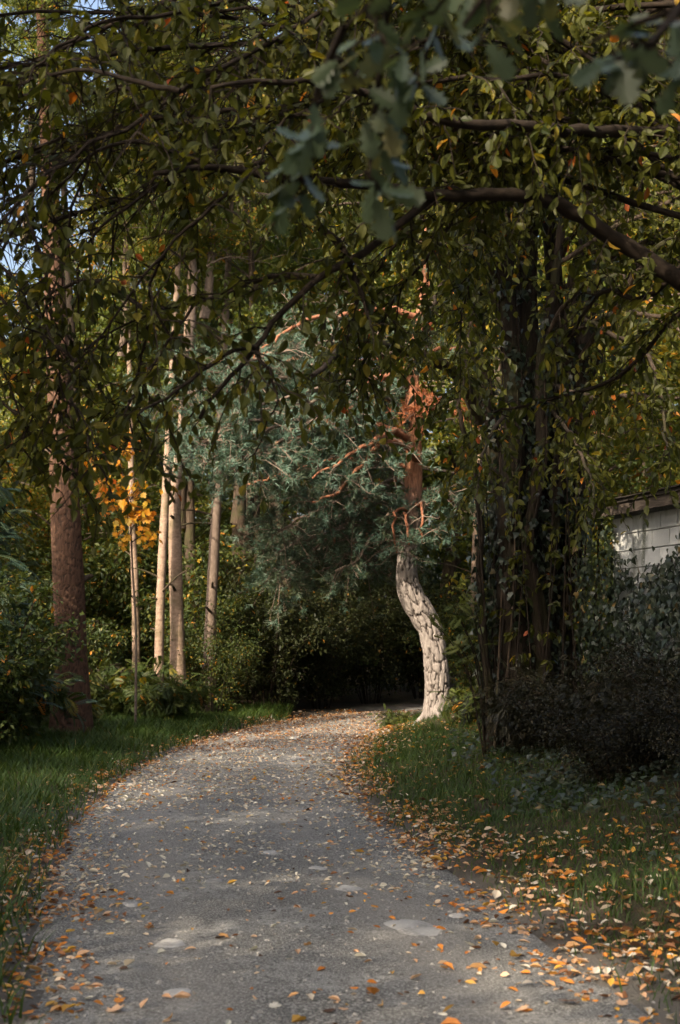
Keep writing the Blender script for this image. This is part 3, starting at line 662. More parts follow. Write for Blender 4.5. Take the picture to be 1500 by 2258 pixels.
rg = np.random.default_rng(5)
bx, by = 3.05, 8.6; cherry_base = np.array([bx, by, gz(bx, by)])
cherry = thing('overhanging_tree', 'leafy tree whose dark branches arch from the right over the track', 'tree', cherry_base)
m_ = MB(); ctr = smooth_line(np.array([[bx, by, cherry_base[2] - .2], [bx - .05, by, 1.4], [bx - .2, by - .1, 2.6], [bx - .15, by - .1, 3.8], [bx + .1, by, 5.6], [bx, by + .2, 7.5], [bx + .1, by, 9]]), 40)
tube(m_, ctr, np.linspace(.19, .04, 40), 12); m_.obj('trunk', M['darkbark'], cherry, smooth=True)
MAIN = [([(1820, 800, 8.6), (1640, 700, 8.5), (1500, 618, 8.4), (1380, 540, 8.3), (1255, 462, 8.1), (1150, 432, 7.9), (1000, 430, 7.7), (850, 412, 7.5), (640, 392, 7.3), (470, 370, 7.1), (340, 382, 6.9)], 28, 5),
        ([(960, 432, 7.7), (880, 495, 7.6), (800, 558, 7.5), (700, 612, 7.4), (620, 690, 7.4), (568, 766, 7.35), (500, 838, 7.3), (438, 922, 7.25)], 11, 4),
        ([(568, 766, 7.35), (500, 778, 7.2), (430, 830, 7.1), (360, 880, 7.0), (300, 910, 6.9)], 6, 2.5),
        ([(700, 610, 7.4), (600, 612, 7.6), (500, 645, 7.8), (420, 672, 8), (330, 690, 8.2), (230, 740, 8.4)], 7, 2.5),
        ([(560, 768, 7.35), (590, 815, 7.3), (606, 850, 7.3), (612, 892, 7.3)], 5, 2),
        ([(700, 500, 7.5), (745, 535, 7.5), (775, 585, 7.5), (800, 660, 7.5), (820, 720, 7.5)], 9, 4),
        ([(545, 385, 7.2), (440, 480, 7.2), (360, 560, 7.2), (260, 690, 7.3), (170, 800, 7.4)], 5, 2),
        ([(480, 372, 7.1), (380, 330, 7.3), (290, 312, 7.5), (200, 340, 7.7), (120, 420, 7.9), (60, 470, 8)], 6, 2.5),
        ([(330, 690, 8.2), (220, 620, 8.4), (120, 640, 8.6), (20, 720, 8.8), (-90, 800, 9)], 6, 2.5),
        ([(1640, 330, 8.4), (1500, 296, 8.0), (1380, 292, 7.7), (1200, 282, 7.3), (1000, 268, 7.0), (820, 210, 6.8), (640, 180, 6.6), (470, 190, 6.4)], 20, 4),
        ([(1640, 430, 8.5), (1440, 650, 8.6), (1330, 640, 8.8), (1270, 720, 9.0), (1220, 800, 9.2)], 9, 3),
        ([(1700, 560, 8.5), (1500, 690, 8.8), (1380, 822, 9.1), (1250, 872, 9.4), (1150, 896, 9.6), (1080, 910, 9.8)], 7, 3),
        ([(400, 200, 6.4), (300, 180, 6.5), (180, 150, 6.7), (60, 180, 7), (-60, 260, 7.2)], 6, 2.5),
        ([(170, 800, 7.4), (150, 860, 7.4), (200, 980, 7.4), (240, 1060, 7.4)], 4, 2), ([(60, 470, 8), (0, 560, 8), (-30, 700, 8.1), (20, 850, 8.2), (60, 960, 8.2)], 5, 2),
        ([(430, 672, 8), (340, 800, 8), (260, 930, 7.9), (200, 1010, 7.9)], 4, 2),
        ([(230, 740, 8.4), (150, 800, 8.3), (80, 900, 8.2), (40, 1010, 8.1)], 4, 2), ([(330, 690, 8.2), (310, 800, 8.3), (280, 900, 8.3), (300, 980, 8.3)], 4, 2), ([(-90, 800, 9), (0, 880, 8.8), (100, 980, 8.6), (190, 1080, 8.4)], 5, 2),
        ([(-150, 480, 9), (0, 590, 8.8), (120, 700, 8.6), (220, 850, 8.4), (260, 960, 8.3)], 6, 2), ([(360, 560, 7.2), (330, 640, 7.3), (380, 760, 7.4), (390, 830, 7.4)], 4, 2), ([(-80, 620, 8.6), (40, 690, 8.4), (120, 800, 8.2), (140, 950, 8)], 5, 2),
        ([(60, 470, 8), (90, 560, 8), (110, 660, 8), (125, 760, 8), (140, 870, 8), (150, 960, 8)], 5, 2), ([(170, 800, 7.4), (125, 760, 7.4), (90, 700, 7.5), (40, 650, 7.6)], 4, 2), ([(200, 340, 7.7), (160, 450, 7.8), (140, 560, 7.9), (100, 680, 8), (60, 780, 8.1)], 4, 2)]
wood = MB(); LV = []; BR = []
for q, r0, r1 in MAIN:
    q = np.array([at(*p) for p in q]); n = max(12, int(np.linalg.norm(np.diff(q, axis=0), axis=1).sum() / .1)); q = smooth_line(q, n) + rg.normal(size=(n, 3)) * .006
    if r0 >= 20: q[0] = ctr[np.argmin(np.abs(ctr[:, 2] - q[0, 2] + .3))]
    b = MB(); tube(b, q, np.linspace(r0, r1, n) * 7.6 / F, 8); BR.append(b)
    grow_twigs(q, wood, LV, rg, .13 if r0 > 10 else .1, (.25, .7), .3, .25 if r0 > 15 else .12)
for k in range(27):     # upper limbs reaching left and toward the camera
    z0 = rg.uniform(3.6, 6.2); s = ctr[np.argmin(np.abs(ctr[:, 2] - z0))]
    e = np.array([rg.uniform(-4.4, 1.6), rg.uniform(6.6, 11.5), 0]); e[2] = CAMZ + e[1] * rg.uniform(.25, .52)
    mid = (s + e) / 2 + [0, 0, rg.uniform(.3, .9)]; n = 34; q = smooth_line([s, mid, e, e + (e - mid) * .25 - [0, 0, .35]], n) + rg.normal(size=(n, 3)) * .012
    b = MB(); tube(b, q, np.linspace(.024, .004, n), 6); BR.append(b); grow_twigs(q, wood, LV, rg, .068, (.35, .95), .32, .22, leafstep=.045)
def gap(p):      # the crown is thin and full of gaps on its far left side
    lf = float(sstep(-.3, -1.6, p[0])); nv_ = float(vnoise(p[0] * 1.5 + 3, p[2] * 1.6 + .25 * p[1], 61)) + .35 * float(vnoise(p[0] * 4, p[2] * 4, 62))
    return lf > 0 and p[2] > 3.6 and nv_ < -.15 + .07 * lf
LV = [l for l in LV if not gap(l[0])]
finish_leafy(cherry, wood, BR, LV, 'canopy', rg, 300, [ELL, ELL2], (.042, .1), (.38, .16), .028)
print('cherry leaves', len(LV))

# ------------------------------------------------------------------ near oak at the right whose twigs hang into the top of the view
ox, oy = 2.7, 1.7; ob = np.array([ox, oy, gz(ox, oy)])
oak = thing('oak_tree', 'oak beside the camera with blue green lobed leaves hanging in at top right', 'tree', ob)
m_ = MB(); otr = smooth_line(np.array([[ox, oy, ob[2] - .2], [ox, oy, 1.5], [ox - .1, oy + .1, 3], [ox, oy + .1, 5], [ox + .1, oy, 7], [ox, oy, 9]]), 30); tube(m_, otr, np.linspace(.2, .05, 30), 12); m_.obj('trunk', M['darkbark'], oak, smooth=True)
wood = MB(); LV = []; BR = []
for q in [[(1750, -60, 2.5), (1500, 20, 2.7), (1380, 60, 2.75), (1300, 95, 2.8)], [(1560, -260, 2.4), (1300, -160, 2.6), (1050, -90, 2.8), (860, -20, 2.9), (760, 60, 2.95)], [(1200, -130, 2.7), (1080, -20, 2.6), (1020, 60, 2.6)],
          [(860, -20, 2.9), (840, 150, 3.1), (820, 300, 3.2), (815, 400, 3.2)], [(1500, 20, 2.7), (1440, 90, 2.6), (1390, 130, 2.55)], [(1050, -90, 2.8), (960, 60, 3.1), (930, 160, 3.3)], [(760, 60, 2.95), (700, 200, 3.2), (690, 330, 3.3), (670, 430, 3.3)]]:
    q = np.array([at(*p) for p in q]); n = 16; q = smooth_line(q, n)
    b = MB(); tube(b, q, np.linspace(.011, .003, n), 5); BR.append(b)
    grow_twigs(q, wood, LV, rg, .12, (.08, .2), .3, .25, leafstep=.05)
st = otr[14]
for a_, b_ in ((BR[0], at(1750, -60, 2.5)), (BR[1], at(1560, -260, 2.4))):
    tube(a_, smooth_line([st, (st + b_) / 2 + [0, 0, .2], b_], 10), np.linspace(.05, .011, 10), 6)
finish_leafy(oak, wood, BR, LV, 'oak', rg, 300, [OAK], (.07, .11), (.45, .18), .05)
print('oak leaves', len(LV))
wm, lm, H = VAR[3]; link('upper_crown', lm, oak, (0, 0, .4), 1.0, (.62, .62, .66)); link('limbs', wm, oak, (0, 0, .4), 1.0, (.62, .62, .66))

# ------------------------------------------------------------------ many-stemmed tree wrapped in ivy
dx, dy = 2.42, 17.6; db = np.array([dx, dy, gz(dx, dy)])
ivyt = thing('ivy_clad_tree', 'dark many-stemmed tree wrapped in ivy at the right of the track', 'tree', db)
STEMS = [([(1115, 1640), (1108, 1450), (1100, 1250), (1095, 1050), (1070, 850), (1050, 650), (1060, 450), (1040, 250), (1000, 0)], 25, 10, 17.4), ([(1140, 1640), (1140, 1450), (1122, 1250), (1128, 1080), (1130, 850), (1115, 650), (1130, 450), (1140, 200), (1120, -100)], 34, 14, 17.2),
         ([(1180, 1640), (1185, 1450), (1190, 1250), (1180, 1050), (1175, 850), (1160, 600), (1190, 300), (1200, 0), (1210, -200)], 38, 15, 17.7), ([(1225, 1640), (1222, 1450), (1225, 1250), (1215, 1050), (1215, 850), (1220, 650), (1210, 400), (1240, 150), (1250, -100)], 33, 13, 17.9),
         ([(1240, 1640), (1236, 1450), (1262, 1200), (1278, 1000), (1280, 800), (1310, 620), (1350, 420), (1400, 200), (1440, 0)], 24, 10, 17.5), ([(1150, 1600), (1155, 1300), (1165, 1000), (1240, 750), (1330, 560), (1420, 400), (1520, 250)], 15, 7, 18),
         ([(1165, 1640), (1160, 1450), (1150, 1250), (1152, 1050), (1145, 850), (1085, 650), (1010, 480), (960, 300)], 22, 7, 17.3), ([(1200, 1640), (1208, 1450), (1206, 1250), (1240, 1050), (1250, 850), (1262, 650), (1290, 480), (1330, 250)], 24, 8, 17.4), ([(1210, 1640), (1200, 1450), (1168, 1200), (1195, 1000), (1190, 800), (1225, 600), (1255, 400), (1300, 150)], 20, 7, 17.1),
         ([(1250, 1640), (1255, 1400), (1240, 1150), (1262, 950), (1330, 760), (1400, 600), (1480, 480)], 16, 6, 17.7), ([(1095, 1640), (1070, 1450), (1062, 1300), (1058, 1150), (1040, 1000), (1010, 900), (1000, 800)], 11, 4, 17.0)]
TRK = []
for q, r0, r1, Yd in STEMS:
    P = px_line(q, Yd); P[0, 2] = gz(P[0, 0], P[0, 1]) - .2; n = 60; P = smooth_line(P, n); m_ = MB()
    R = np.linspace(r0, r1, n) * Yd / F * (1 + .4 * np.exp(-np.linspace(0, 9, n)))
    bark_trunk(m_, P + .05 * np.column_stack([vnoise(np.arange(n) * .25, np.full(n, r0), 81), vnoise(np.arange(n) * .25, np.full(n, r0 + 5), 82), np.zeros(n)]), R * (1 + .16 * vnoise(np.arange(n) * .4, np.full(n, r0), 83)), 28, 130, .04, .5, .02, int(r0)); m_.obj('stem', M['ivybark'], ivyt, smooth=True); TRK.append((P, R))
wood = MB(); LV = []; BR = []
LIMB = [([(1060, 925, 17), (1035, 870, 16.6), (1005, 825, 16.2), (950, 792, 15.8), (885, 768, 15.4), (838, 755, 15), (780, 745, 14.6), (730, 790, 14.3), (690, 830, 14)], 17, 5), ([(838, 755, 15), (760, 700, 14.8), (735, 740, 14.6), (720, 800, 14.5)], 5, 2),
        ([(1100, 620, 16.8), (1060, 570, 16), (1000, 540, 15), (930, 540, 14)], 8, 3), ([(1240, 750, 17.6), (1330, 700, 16.5), (1420, 690, 15.5), (1520, 700, 15)], 8, 4), ([(1215, 850, 17.5), (1320, 880, 16), (1400, 870, 15), (1500, 880, 14.5)], 7, 3),
        ([(1280, 800, 17.4), (1380, 640, 16.5), (1460, 540, 16), (1560, 500, 15.6)], 10, 5), ([(1128, 900, 17), (1080, 960, 16), (1060, 1040, 15.4), (1050, 1100, 15)], 5, 2),
        ([(1130, 500, 17), (1000, 600, 15.5), (950, 690, 14.8), (935, 800, 14.4)], 6, 2.5), ([(1215, 900, 17.6), (1260, 960, 16), (1300, 1040, 15), (1310, 1100, 14.6)], 5, 2), ([(1280, 700, 17), (1420, 780, 15), (1460, 900, 14.4), (1470, 1000, 14)], 6, 2),
        ([(1060, 600, 16.8), (1040, 700, 15.6), (1030, 800, 15), (1010, 900, 14.7)], 5, 2)]
for q, r0, r1 in LIMB:
    q = np.array([at(*p) for p in q]); n = max(14, int(np.linalg.norm(np.diff(q, axis=0), axis=1).sum() / .12)); q = smooth_line(q, n) + rg.normal(size=(n, 3)) * .012
    b = MB(); tube(b, q, np.linspace(r0, r1, n) * 16 / F, 7); BR.append(b); grow_twigs(q, wood, LV, rg, .12, (.35, .9), .7, .2, leafstep=.06)
for k in range(38):
    P, R = TRK[rg.integers(0, 9)]; s = P[rg.integers(36, 58)]; az = rg.uniform(0, 6.28); L = rg.uniform(1.2, 3.2)
    e = s + np.array([math.cos(az), math.sin(az), rg.uniform(-.1, .5)]) * L; q = smooth_line([s, (s + e) / 2 + [0, 0, .25], e, e + [0, 0, -.3]], 22) + rg.normal(size=(22, 3)) * .012
    b = MB(); tube(b, q, np.linspace(.035, .006, 22), 5); BR.append(b); grow_twigs(q, wood, LV, rg, .11, (.4, 1.), .45, .15, leafstep=.07)
for k in range(30):      # thin upright suckers round the foot
    a = rg.uniform(0, 6.28); r_ = rg.uniform(.5, 1.0); p = np.array([dx + math.cos(a) * r_ - .25, dy - abs(math.sin(a)) * r_ * .9 - .2, 0]); p[2] = gz(p[0], p[1]) - .05
    hgt = rg.uniform(1.2, 5.2); ln = np.array([rg.normal(.02, .045), rg.normal(0, .06), 1]) * hgt; p[0] = max(p[0], 1.78 + .1 * rg.random()); q = smooth_line([p, p + ln * .4 + rg.normal(size=3) * .06, p + ln], 14)
    b = MB(); tube(b, q, np.linspace(rg.uniform(.008, .02), .004, 14), 5); b.obj('sucker', M['twig' if k % 4 else 'darkbark'], ivyt, smooth=True)
    if k % 2: grow_twigs(q, wood, LV, rg, .3, (.1, .35), .5, .4)
finish_leafy(ivyt, wood, BR, LV, 'canopy', rg, 160, [tmpl_ell(.28, .14, .07, TWO), tmpl_ell(.23, .3, .12, TWO)], (.075, .13), (.36, .16), .05, 'darkbark')
print('ivytree leaves', len(LV))
ip, idr, iu = [], [], []
for P, R in TRK:
    for k in range(1000):
        i = min(int(rg.random() * 38), 58); a = rg.uniform(0, 6.28); o = np.array([math.cos(a), math.sin(a), 0])
        if vnoise(P[i, 2] * 1.1, a * 1.2 + R[0] * 50, 4) < -.02: continue
        ip.append(P[i] + (P[i + 1] - P[i]) * rg.random() + o * (R[i] + rg.random() ** 2 * .14)); idr.append([rg.normal() * .5, rg.normal() * .5, -1]); iu.append(o + rg.normal(size=3) * .35)
ip, idr, iu = map(np.array, (ip, idr, iu)); sz = rg.uniform(.055, .12, len(ip)); tn = np.clip(rg.normal(.5, .2, len(ip)), 0, .92)
m_ = MB(); big, rest = split_largest(ip, sz, 80); place(m_, IVY, ip[rest], idr[rest], iu[rest], sz[rest], tn[rest])
ivyp = thing('climbing_ivy', 'glossy ivy climbing the stems of the many-stemmed tree', 'ivy', db)
m_.obj('foliage', M['ivy'], ivyp)['kind'] = 'stuff'
single_leaves('leaf', [IVY], M['ivy'], ivyp, ip[big], idr[big], iu[big], sz[big], tn[big])
iv = MB()
for P, R in TRK[:9]:
    for _ in range(3):
        a0 = rg.uniform(0, 6); s = np.linspace(0, 38, 40); pp = np.array([P[int(x)] + np.array([math.cos(a0 + x * .05), math.sin(a0 + x * .05), 0]) * (R[int(x)] + .004) for x in s]); tube(iv, pp, .012, 5)
iv.obj('vine', M['twig'], ivyp)

# ------------------------------------------------------------------ shed with block wall
WA = np.array([3.44, 16.0]); wd = np.array([-math.sin(math.radians(15)), math.cos(math.radians(15))]); wn_ = np.array([-wd[1], wd[0]])   # wall runs along wd, faces wn_ (left)
S0, S1, ZB, ZT = -4.4, .8, .35, 3.02
shed = thing('shed', 'low shed of grey concrete blocks with dark roof at the right edge', 'shed', (float(WA[0]), float(WA[1]), ZB))
def boxmesh(mb, s0, s1, o0, o1, z0, z1, bev=0.):
    V = []
    for z in (z0, z1):
        for s, o in ((s0, o0), (s1, o0), (s1, o1), (s0, o1)):
            p = WA + wd * s + wn_ * o; V.append([p[0], p[1], z])
    mb.add(V, np.array([[0, 1, 2, 3], [7, 6, 5, 4], [0, 4, 5, 1], [1, 5, 6, 2], [2, 6, 7, 3], [3, 7, 4, 0]]))
m_ = MB(); boxmesh(m_, S0, S1, -3.0, -.012, ZB - .3, ZT); wall = m_.obj('wall', M['mortar'], shed)
def block_mesh(L, H_, seed):
    r = np.random.default_rng(seed); b = .006; m_ = MB(); V = []
    for o, k in ((0., b), (-.006, 0.), (-.06, 0.)):
        for s, z in ((k, k), (L - k, k), (L - k, H_ - k), (k, H_ - k)):
            p = wd * s + wn_ * (o + .018 + (r.uniform(-.003, .003) if o == 0 else 0)); V.append([p[0], p[1], z + (r.uniform(-.002, .002) if k else 0)])
    q = [[0, 1, 2, 3]] + [[a, a + 4, (a + 1) % 4 + 4, (a + 1) % 4] for a in range(4)] + [[a + 4, a + 8, (a + 1) % 4 + 8, (a + 1) % 4 + 4] for a in range(4)]
    m_.add(V, np.array(q)); me = m_.mesh('block'); me.materials.append(M['block']); return me
FULL = [block_mesh(.39, .19, k) for k in range(5)]; HALF = [block_mesh(.19, .19, k) for k in range(3)]
wo = parent_origin(wall)
for c in range(13):
    z = ZB + .02 + c * .2; s = S0 + .005; first = c % 2
    while s < S1 - .05:
        L = .2 if first or s + .4 > S1 + .01 else .4; first = 0
        o = bpy.data.objects.new('block', random.choice(HALF if L < .3 else FULL)); COL.objects.link(o); o.parent = wall
        p = WA + wd * s + wn_ * random.uniform(-.004, .003); o.location = (p[0] - wo[0], p[1] - wo[1], z - wo[2]); s += L
m_ = MB(); boxmesh(m_, S0 - .2, S1 + .08, -3.2, .26, ZT + .075, ZT + .115); roof = m_.obj('roof', M['roof'], shed)
for k in range(6):
    m_ = MB(); s = S0 - .2 + k * .915; boxmesh(m_, s, s + .9, -3.2, .29 + .004 * (k % 2), ZT + .118, ZT + .13 + .003 * (k % 2)); m_.obj('roof_sheet', M['roof'], roof)
m_ = MB(); boxmesh(m_, S0 - .15, S1 + .05, .2, .235, ZT - .05, ZT + .072); m_.obj('fascia_board', M['board'], shed)
for k in range(8):
    m_ = MB(); s = S0 + .1 + k * .7; boxmesh(m_, s, s + .06, -.3, .198, ZT - .02, ZT + .07); m_.obj('rafter', M['board'], roof)
# ivy hanging over the lower wall
n = 9500; s = rg.uniform(S0, S1 + .25, n); z = rg.uniform(.4, 3., n)
top = 2.45 - .03 * (s + 1.2) + .5 * vnoise(s * 2.2, s * 0, 6) + np.where(s > .55, (s - .55) * 2.2, 0)
keep = z < top + .12 * rg.normal(size=n); s, z = s[keep], z[keep]; n = len(s)
thick = .06 + .35 * np.clip((top[keep] - z), 0, 1) ** .7
o = rg.random(n) ** .5 * thick + .03
pos = np.column_stack([WA[0] + wd[0] * s + wn_[0] * o, WA[1] + wd[1] * s + wn_[1] * o, z])
d = np.column_stack([rg.normal(size=n) * .45, rg.normal(size=n) * .45, -np.ones(n)]); up = np.array([wn_[0], wn_[1], .35]) + rg.normal(size=(n, 3)) * .35
sz = rg.uniform(.06, .11, n); tn = np.clip(rg.normal(.55, .2, n), 0, .95)
wi = thing('wall_ivy', 'thick curtain of dark glossy ivy covering the lower shed wall', 'ivy', (float(WA[0] - .3), float(WA[1]), gz(WA[0] - .3, WA[1])))
big, rest = split_largest(pos, sz, 220); m_ = MB(); place(m_, IVY, pos[rest], d[rest], up[rest], sz[rest], tn[rest]); m_.obj('foliage', M['ivy'], wi)['kind'] = 'stuff'
single_leaves('leaf', [IVY], M['ivy'], wi, pos[big], d[big], up[big], sz[big], tn[big])
m_ = MB()
for k in range(26):
    s_ = rg.uniform(S0, S1); zt = rg.uniform(.9, 2.); q = []
    for f in np.linspace(0, 1, 9): p = WA + wd * (s_ + .25 * f * rg.normal() * .5) + wn_ * (.05 + .02 * rg.random()); q.append([p[0], p[1], .25 + f * zt])
    tube(m_, smooth_line(q, 16), np.linspace(.014, .005, 16), 5)
m_.obj('vine', M['twig'], wi)

# ------------------------------------------------------------------ shrubs
def gen_shrub(seed, H, R, n, ls, tint, tm=DIA, stems=14, tail=.04, droop=.2):
    r = np.random.default_rng(seed); wood, leaf = MB(), MB(); C = []; D = []
    for k in range(stems):
        az = k * 2.4 + r.uniform(-.4, .4); rr = R * math.sqrt(r.random()) ; e = np.array([math.cos(az) * rr, math.sin(az) * rr, H * r.uniform(.55, 1.05) * (1 - .3 * rr / R)])
        b = np.array([math.cos(az), math.sin(az), 0]) * .12 * R; b[2] = -.1
        q = smooth_line([b, b * .5 + e * .5 + [0, 0, .12 * H], e], 9); tube(wood, q, np.linspace(.016, .004, 9), 4)
        for i in range(2, 9):
            for _ in range(3):
                d = unit(r.normal(size=3) * [1, 1, .5]) * r.uniform(.12, .4) * R * .8; p = q[i] + d; p[2] = max(p[2] - droop * .2, .03)
                tube(wood, np.array([q[i], p]), [.005, .002], 3, cap=False); C.append((q[i], p))
    A_ = np.array([c[0] for c in C]); B2 = np.array([c[1] for c in C]); idx = r.integers(0, len(C), n); f = r.uniform(.3, 1.15, n)[:, None]
    pos = A_[idx] * (1 - f) + B2[idx] * f + r.normal(size=(n, 3)) * [.07, .07, .05] * R; pos[:, 2] = np.maximum(pos[:, 2], .02)
    d = unit(B2[idx] - A_[idx]) + r.normal(size=(n, 3)) * .6 + [0, 0, -droop]; up = r.normal(size=(n, 3)) * .5 + [0, 0, 1.]
    t = np.clip(r.normal(tint[0], tint[1], n) + np.where(r.random(n) < tail, r.uniform(.3, .5, n), 0), 0, 1)
    place(leaf, tm, pos, d, up, ls * r.uniform(.6, 1.3, n), t); return wood, leaf
SHR = []
for k, (H, R, n, ls, ti, tm, mat) in enumerate([(2.2, 1.1, 5200, .085, (.4, .17), DIA, 'shrub'), (1.5, 1.2, 900, .3, (.4, .17), SPRAY, 'shrub'), (3.4, 1.5, 7500, .09, (.45, .18), DIA, 'shrub'), (1.5, 1.25, 9000, .05, (.4, .25), DIA, 'dark_shrub'), (1.3, 1.3, 2200, .165, (.4, .25), FEATHER, 'dark_shrub'), (.8, .7, 420, .22, (.5, .16), SPRAY, 'shrub'), (3.6, 1.5, 9000, .1, (.4, .2), DIA, 'shade_dark_shrub')]):
    w, l = gen_shrub(300 + k, H, R, n, ls, ti, tm, tail=.05 if k < 3 else .02); wm, lm = w.mesh('stems'), l.mesh('foliage'); wm.materials.append(M['twig']); lm.materials.append(M[mat]); SHR.append((wm, lm))
def put_shrub(name, x, y, k, s, label, group=None):
    t = thing(name, label, 'shrub', (x, y, gz(x, y) - .02), group); rz = random.uniform(0, 6.28)
    link('stems', SHR[k][0], t, (0, 0, 0), rz, s); link('foliage', SHR[k][1], t, (0, 0, 0), rz, s); return t
LSH = [(-4.5, 17.9), (-4.9, 19.8), (-5.7, 20.9), (-5.9, 22.4), (-4.4, 23.2), (-3.0, 24.6), (-6.4, 24.4), (-3.8, 26.3), (-2.4, 26.9), (-5.2, 27.6), (-1.5, 28.9), (-2.9, 29.4), (-.4, 30.6), (-6.8, 20.6), (-5.4, 17.2), (-4.6, 15.6), (.7, 32.4), (-1.4, 31.4), (2.0, 34), (-3.8, 31.6), (-5.8, 31), (3.6, 35.6), (-.2, 34.2), (1.6, 36.6), (-2.2, 34.6), (-4.8, 35), (-6.6, 28.4), (-7.6, 25.8), (-3.2, 33.2), (-6.8, 33.4), (-8.8, 28.8), (-1.9, 30.2), (-7.4, 22.6)]
for k, (x, y) in enumerate(LSH):
    v = [0, 1, 2, 0, 5, 1][k % 6]; v = (6 if x > -1.6 else 2) if y > 28.5 else v
    lab = {0: 'bushy green shrub', 1: 'feathery leaved green shrub', 2: 'tall leafy green shrub', 5: 'low fern-like green plant', 6: 'tall shade-darkened shrub'}[v]
    wh = 'beyond the bend of the track' if y > 30 else 'in the undergrowth left of the track'
    put_shrub('shrub', x, y, v, random.uniform(.75, 1.15) * (.8 if x > -4 and y < 27 else 1.35 if v == 2 and y > 26 else 1), f'{lab} {wh}', f'{lab}s {wh}')
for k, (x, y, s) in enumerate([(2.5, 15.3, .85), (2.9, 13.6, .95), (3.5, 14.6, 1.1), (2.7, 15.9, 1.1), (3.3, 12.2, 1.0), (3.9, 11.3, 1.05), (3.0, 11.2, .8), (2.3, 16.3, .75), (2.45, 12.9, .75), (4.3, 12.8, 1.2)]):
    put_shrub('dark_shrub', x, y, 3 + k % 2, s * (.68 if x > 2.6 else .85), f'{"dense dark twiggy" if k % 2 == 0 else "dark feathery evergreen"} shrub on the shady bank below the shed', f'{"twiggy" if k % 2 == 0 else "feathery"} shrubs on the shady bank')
for x, y, k, s, lab in [(2.1, 22.2, 5, .8, 'green leafy sapling right of the crooked pine trunk'), (2.6, 25.6, 2, .8, 'yellow green bush behind the crooked pine'), (3.9, 26.8, 2, 1., 'tall bush behind the bank and ivy tree'), (.95, 24.6, 5, .45, 'small fern-like plant left of the crooked pine foot'), (4.6, 23, 2, 1.1, 'broad bush between the ivy tree and the wood'), (3.5, 21.5, 0, 1.05, 'green bush behind the ivy clad stems'), (3.1, 29.9, 6, .8, 'shade-darkened bush at the inside of the bend')]:
    put_shrub('shrub', x, y, k, s, lab)
# hemlock-like dark conifer at the left edge
cx, cy = -5.6, 19.3; cb_ = np.array([cx, cy, gz(cx, cy)]); con = thing('conifer', 'dark blue green feathery conifer at the left edge', 'tree', cb_)
m_ = MB(); tube(m_, np.array([[cx, cy, z] for z in np.linspace(cb_[2] - .2, 6, 20)]), np.linspace(.12, .02, 20), 8); m_.obj('trunk', M['darkbark'], con, smooth=True)
sp, sd_, su = [], [], []; bm = MB()
for k in range(120):
    z0 = rg.uniform(1., 5.7); az = k * 2.4; L = (6.6 - z0) * .36 * rg.uniform(.7, 1.1); d = np.array([math.cos(az), math.sin(az), .05]); q = smooth_line([[cx, cy, z0], np.array([cx, cy, z0]) + d * L * .6, np.array([cx, cy, z0 - .35 * L]) + d * L], 8); tube(bm, q, np.linspace(.02, .004, 8), 4)
    for _ in range(int(26 * L)):
        i = rg.integers(1, 8); sp.append(q[i] + rg.normal(size=3) * .08); sd_.append(d + rg.normal(size=3) * .6 + [0, 0, -.3]); su.append([rg.normal() * .3, rg.normal() * .3, 1])
bm.obj('branches', M['twig'], con)['kind'] = 'stuff'
m_ = MB(); n = len(sp); place(m_, FEATHER, np.array(sp), np.array(sd_), np.array(su), rg.uniform(.2, .36, n), np.clip(rg.normal(.55, .2, n), 0, 1)); m_.obj('foliage', M['conifer'], con)['kind'] = 'stuff'
# young maple with orange leaves
mx_, my_ = at(300, 1500, 23)[0], 23.; mb_ = np.array([mx_, my_, gz(mx_, my_)]); mp_ = thing('young_maple', 'slender young maple with bright orange autumn leaves', 'tree', mb_)
m_ = MB(); q = smooth_line(np.array([mb_ - [0, 0, .1], at(300, 1400, 23), at(292, 1250, 23), at(285, 1120, 23), at(260, 1000, 23), at(250, 930, 23)]), 26); tube(m_, q, np.linspace(.024, .007, 26), 7); m_.obj('trunk', M['greybark'], mp_, smooth=True)
lp, ld, lu = [], [], []; bm = MB()
for (px, py, sx, sy, n) in [(283, 1105, 26, 30, 95), (240, 1000, 34, 22, 60), (300, 1150, 28, 34, 60), (225, 1060, 20, 14, 22), (265, 960, 20, 16, 26), (330, 1185, 12, 10, 10)]:
    c = at(px, py, 22.7); i = np.argmin(np.linalg.norm(q - c, axis=1)); tube(bm, smooth_line([q[i], (q[i] + c) / 2 + [0, 0, .05], c], 6), [.012, .01, .008, .007, .006, .004], 4)
    for _ in range(n):
        p = c + np.array([rg.normal() * sx, rg.normal() * sx, rg.normal() * sy]) * 22.7 / F; lp.append(p); ld.append(rg.normal(size=3) * .6 + [0, -.2, -.7]); lu.append(rg.normal(size=3) * .5 + [-.2, -.5, .8])
        tube(bm, np.array([c + (p - c) * .2, p]), [.004, .002], 3, cap=False)
bm.obj('branch', M['twig'], mp_); lp, ld, lu = map(np.array, (lp, ld, lu))
single_leaves('leaf', [MAPLE], M['maple'], mp_, lp, ld, lu, rg.uniform(.1, .16, len(lp)), np.clip(rg.normal(.3, .3, len(lp)), 0, 1))
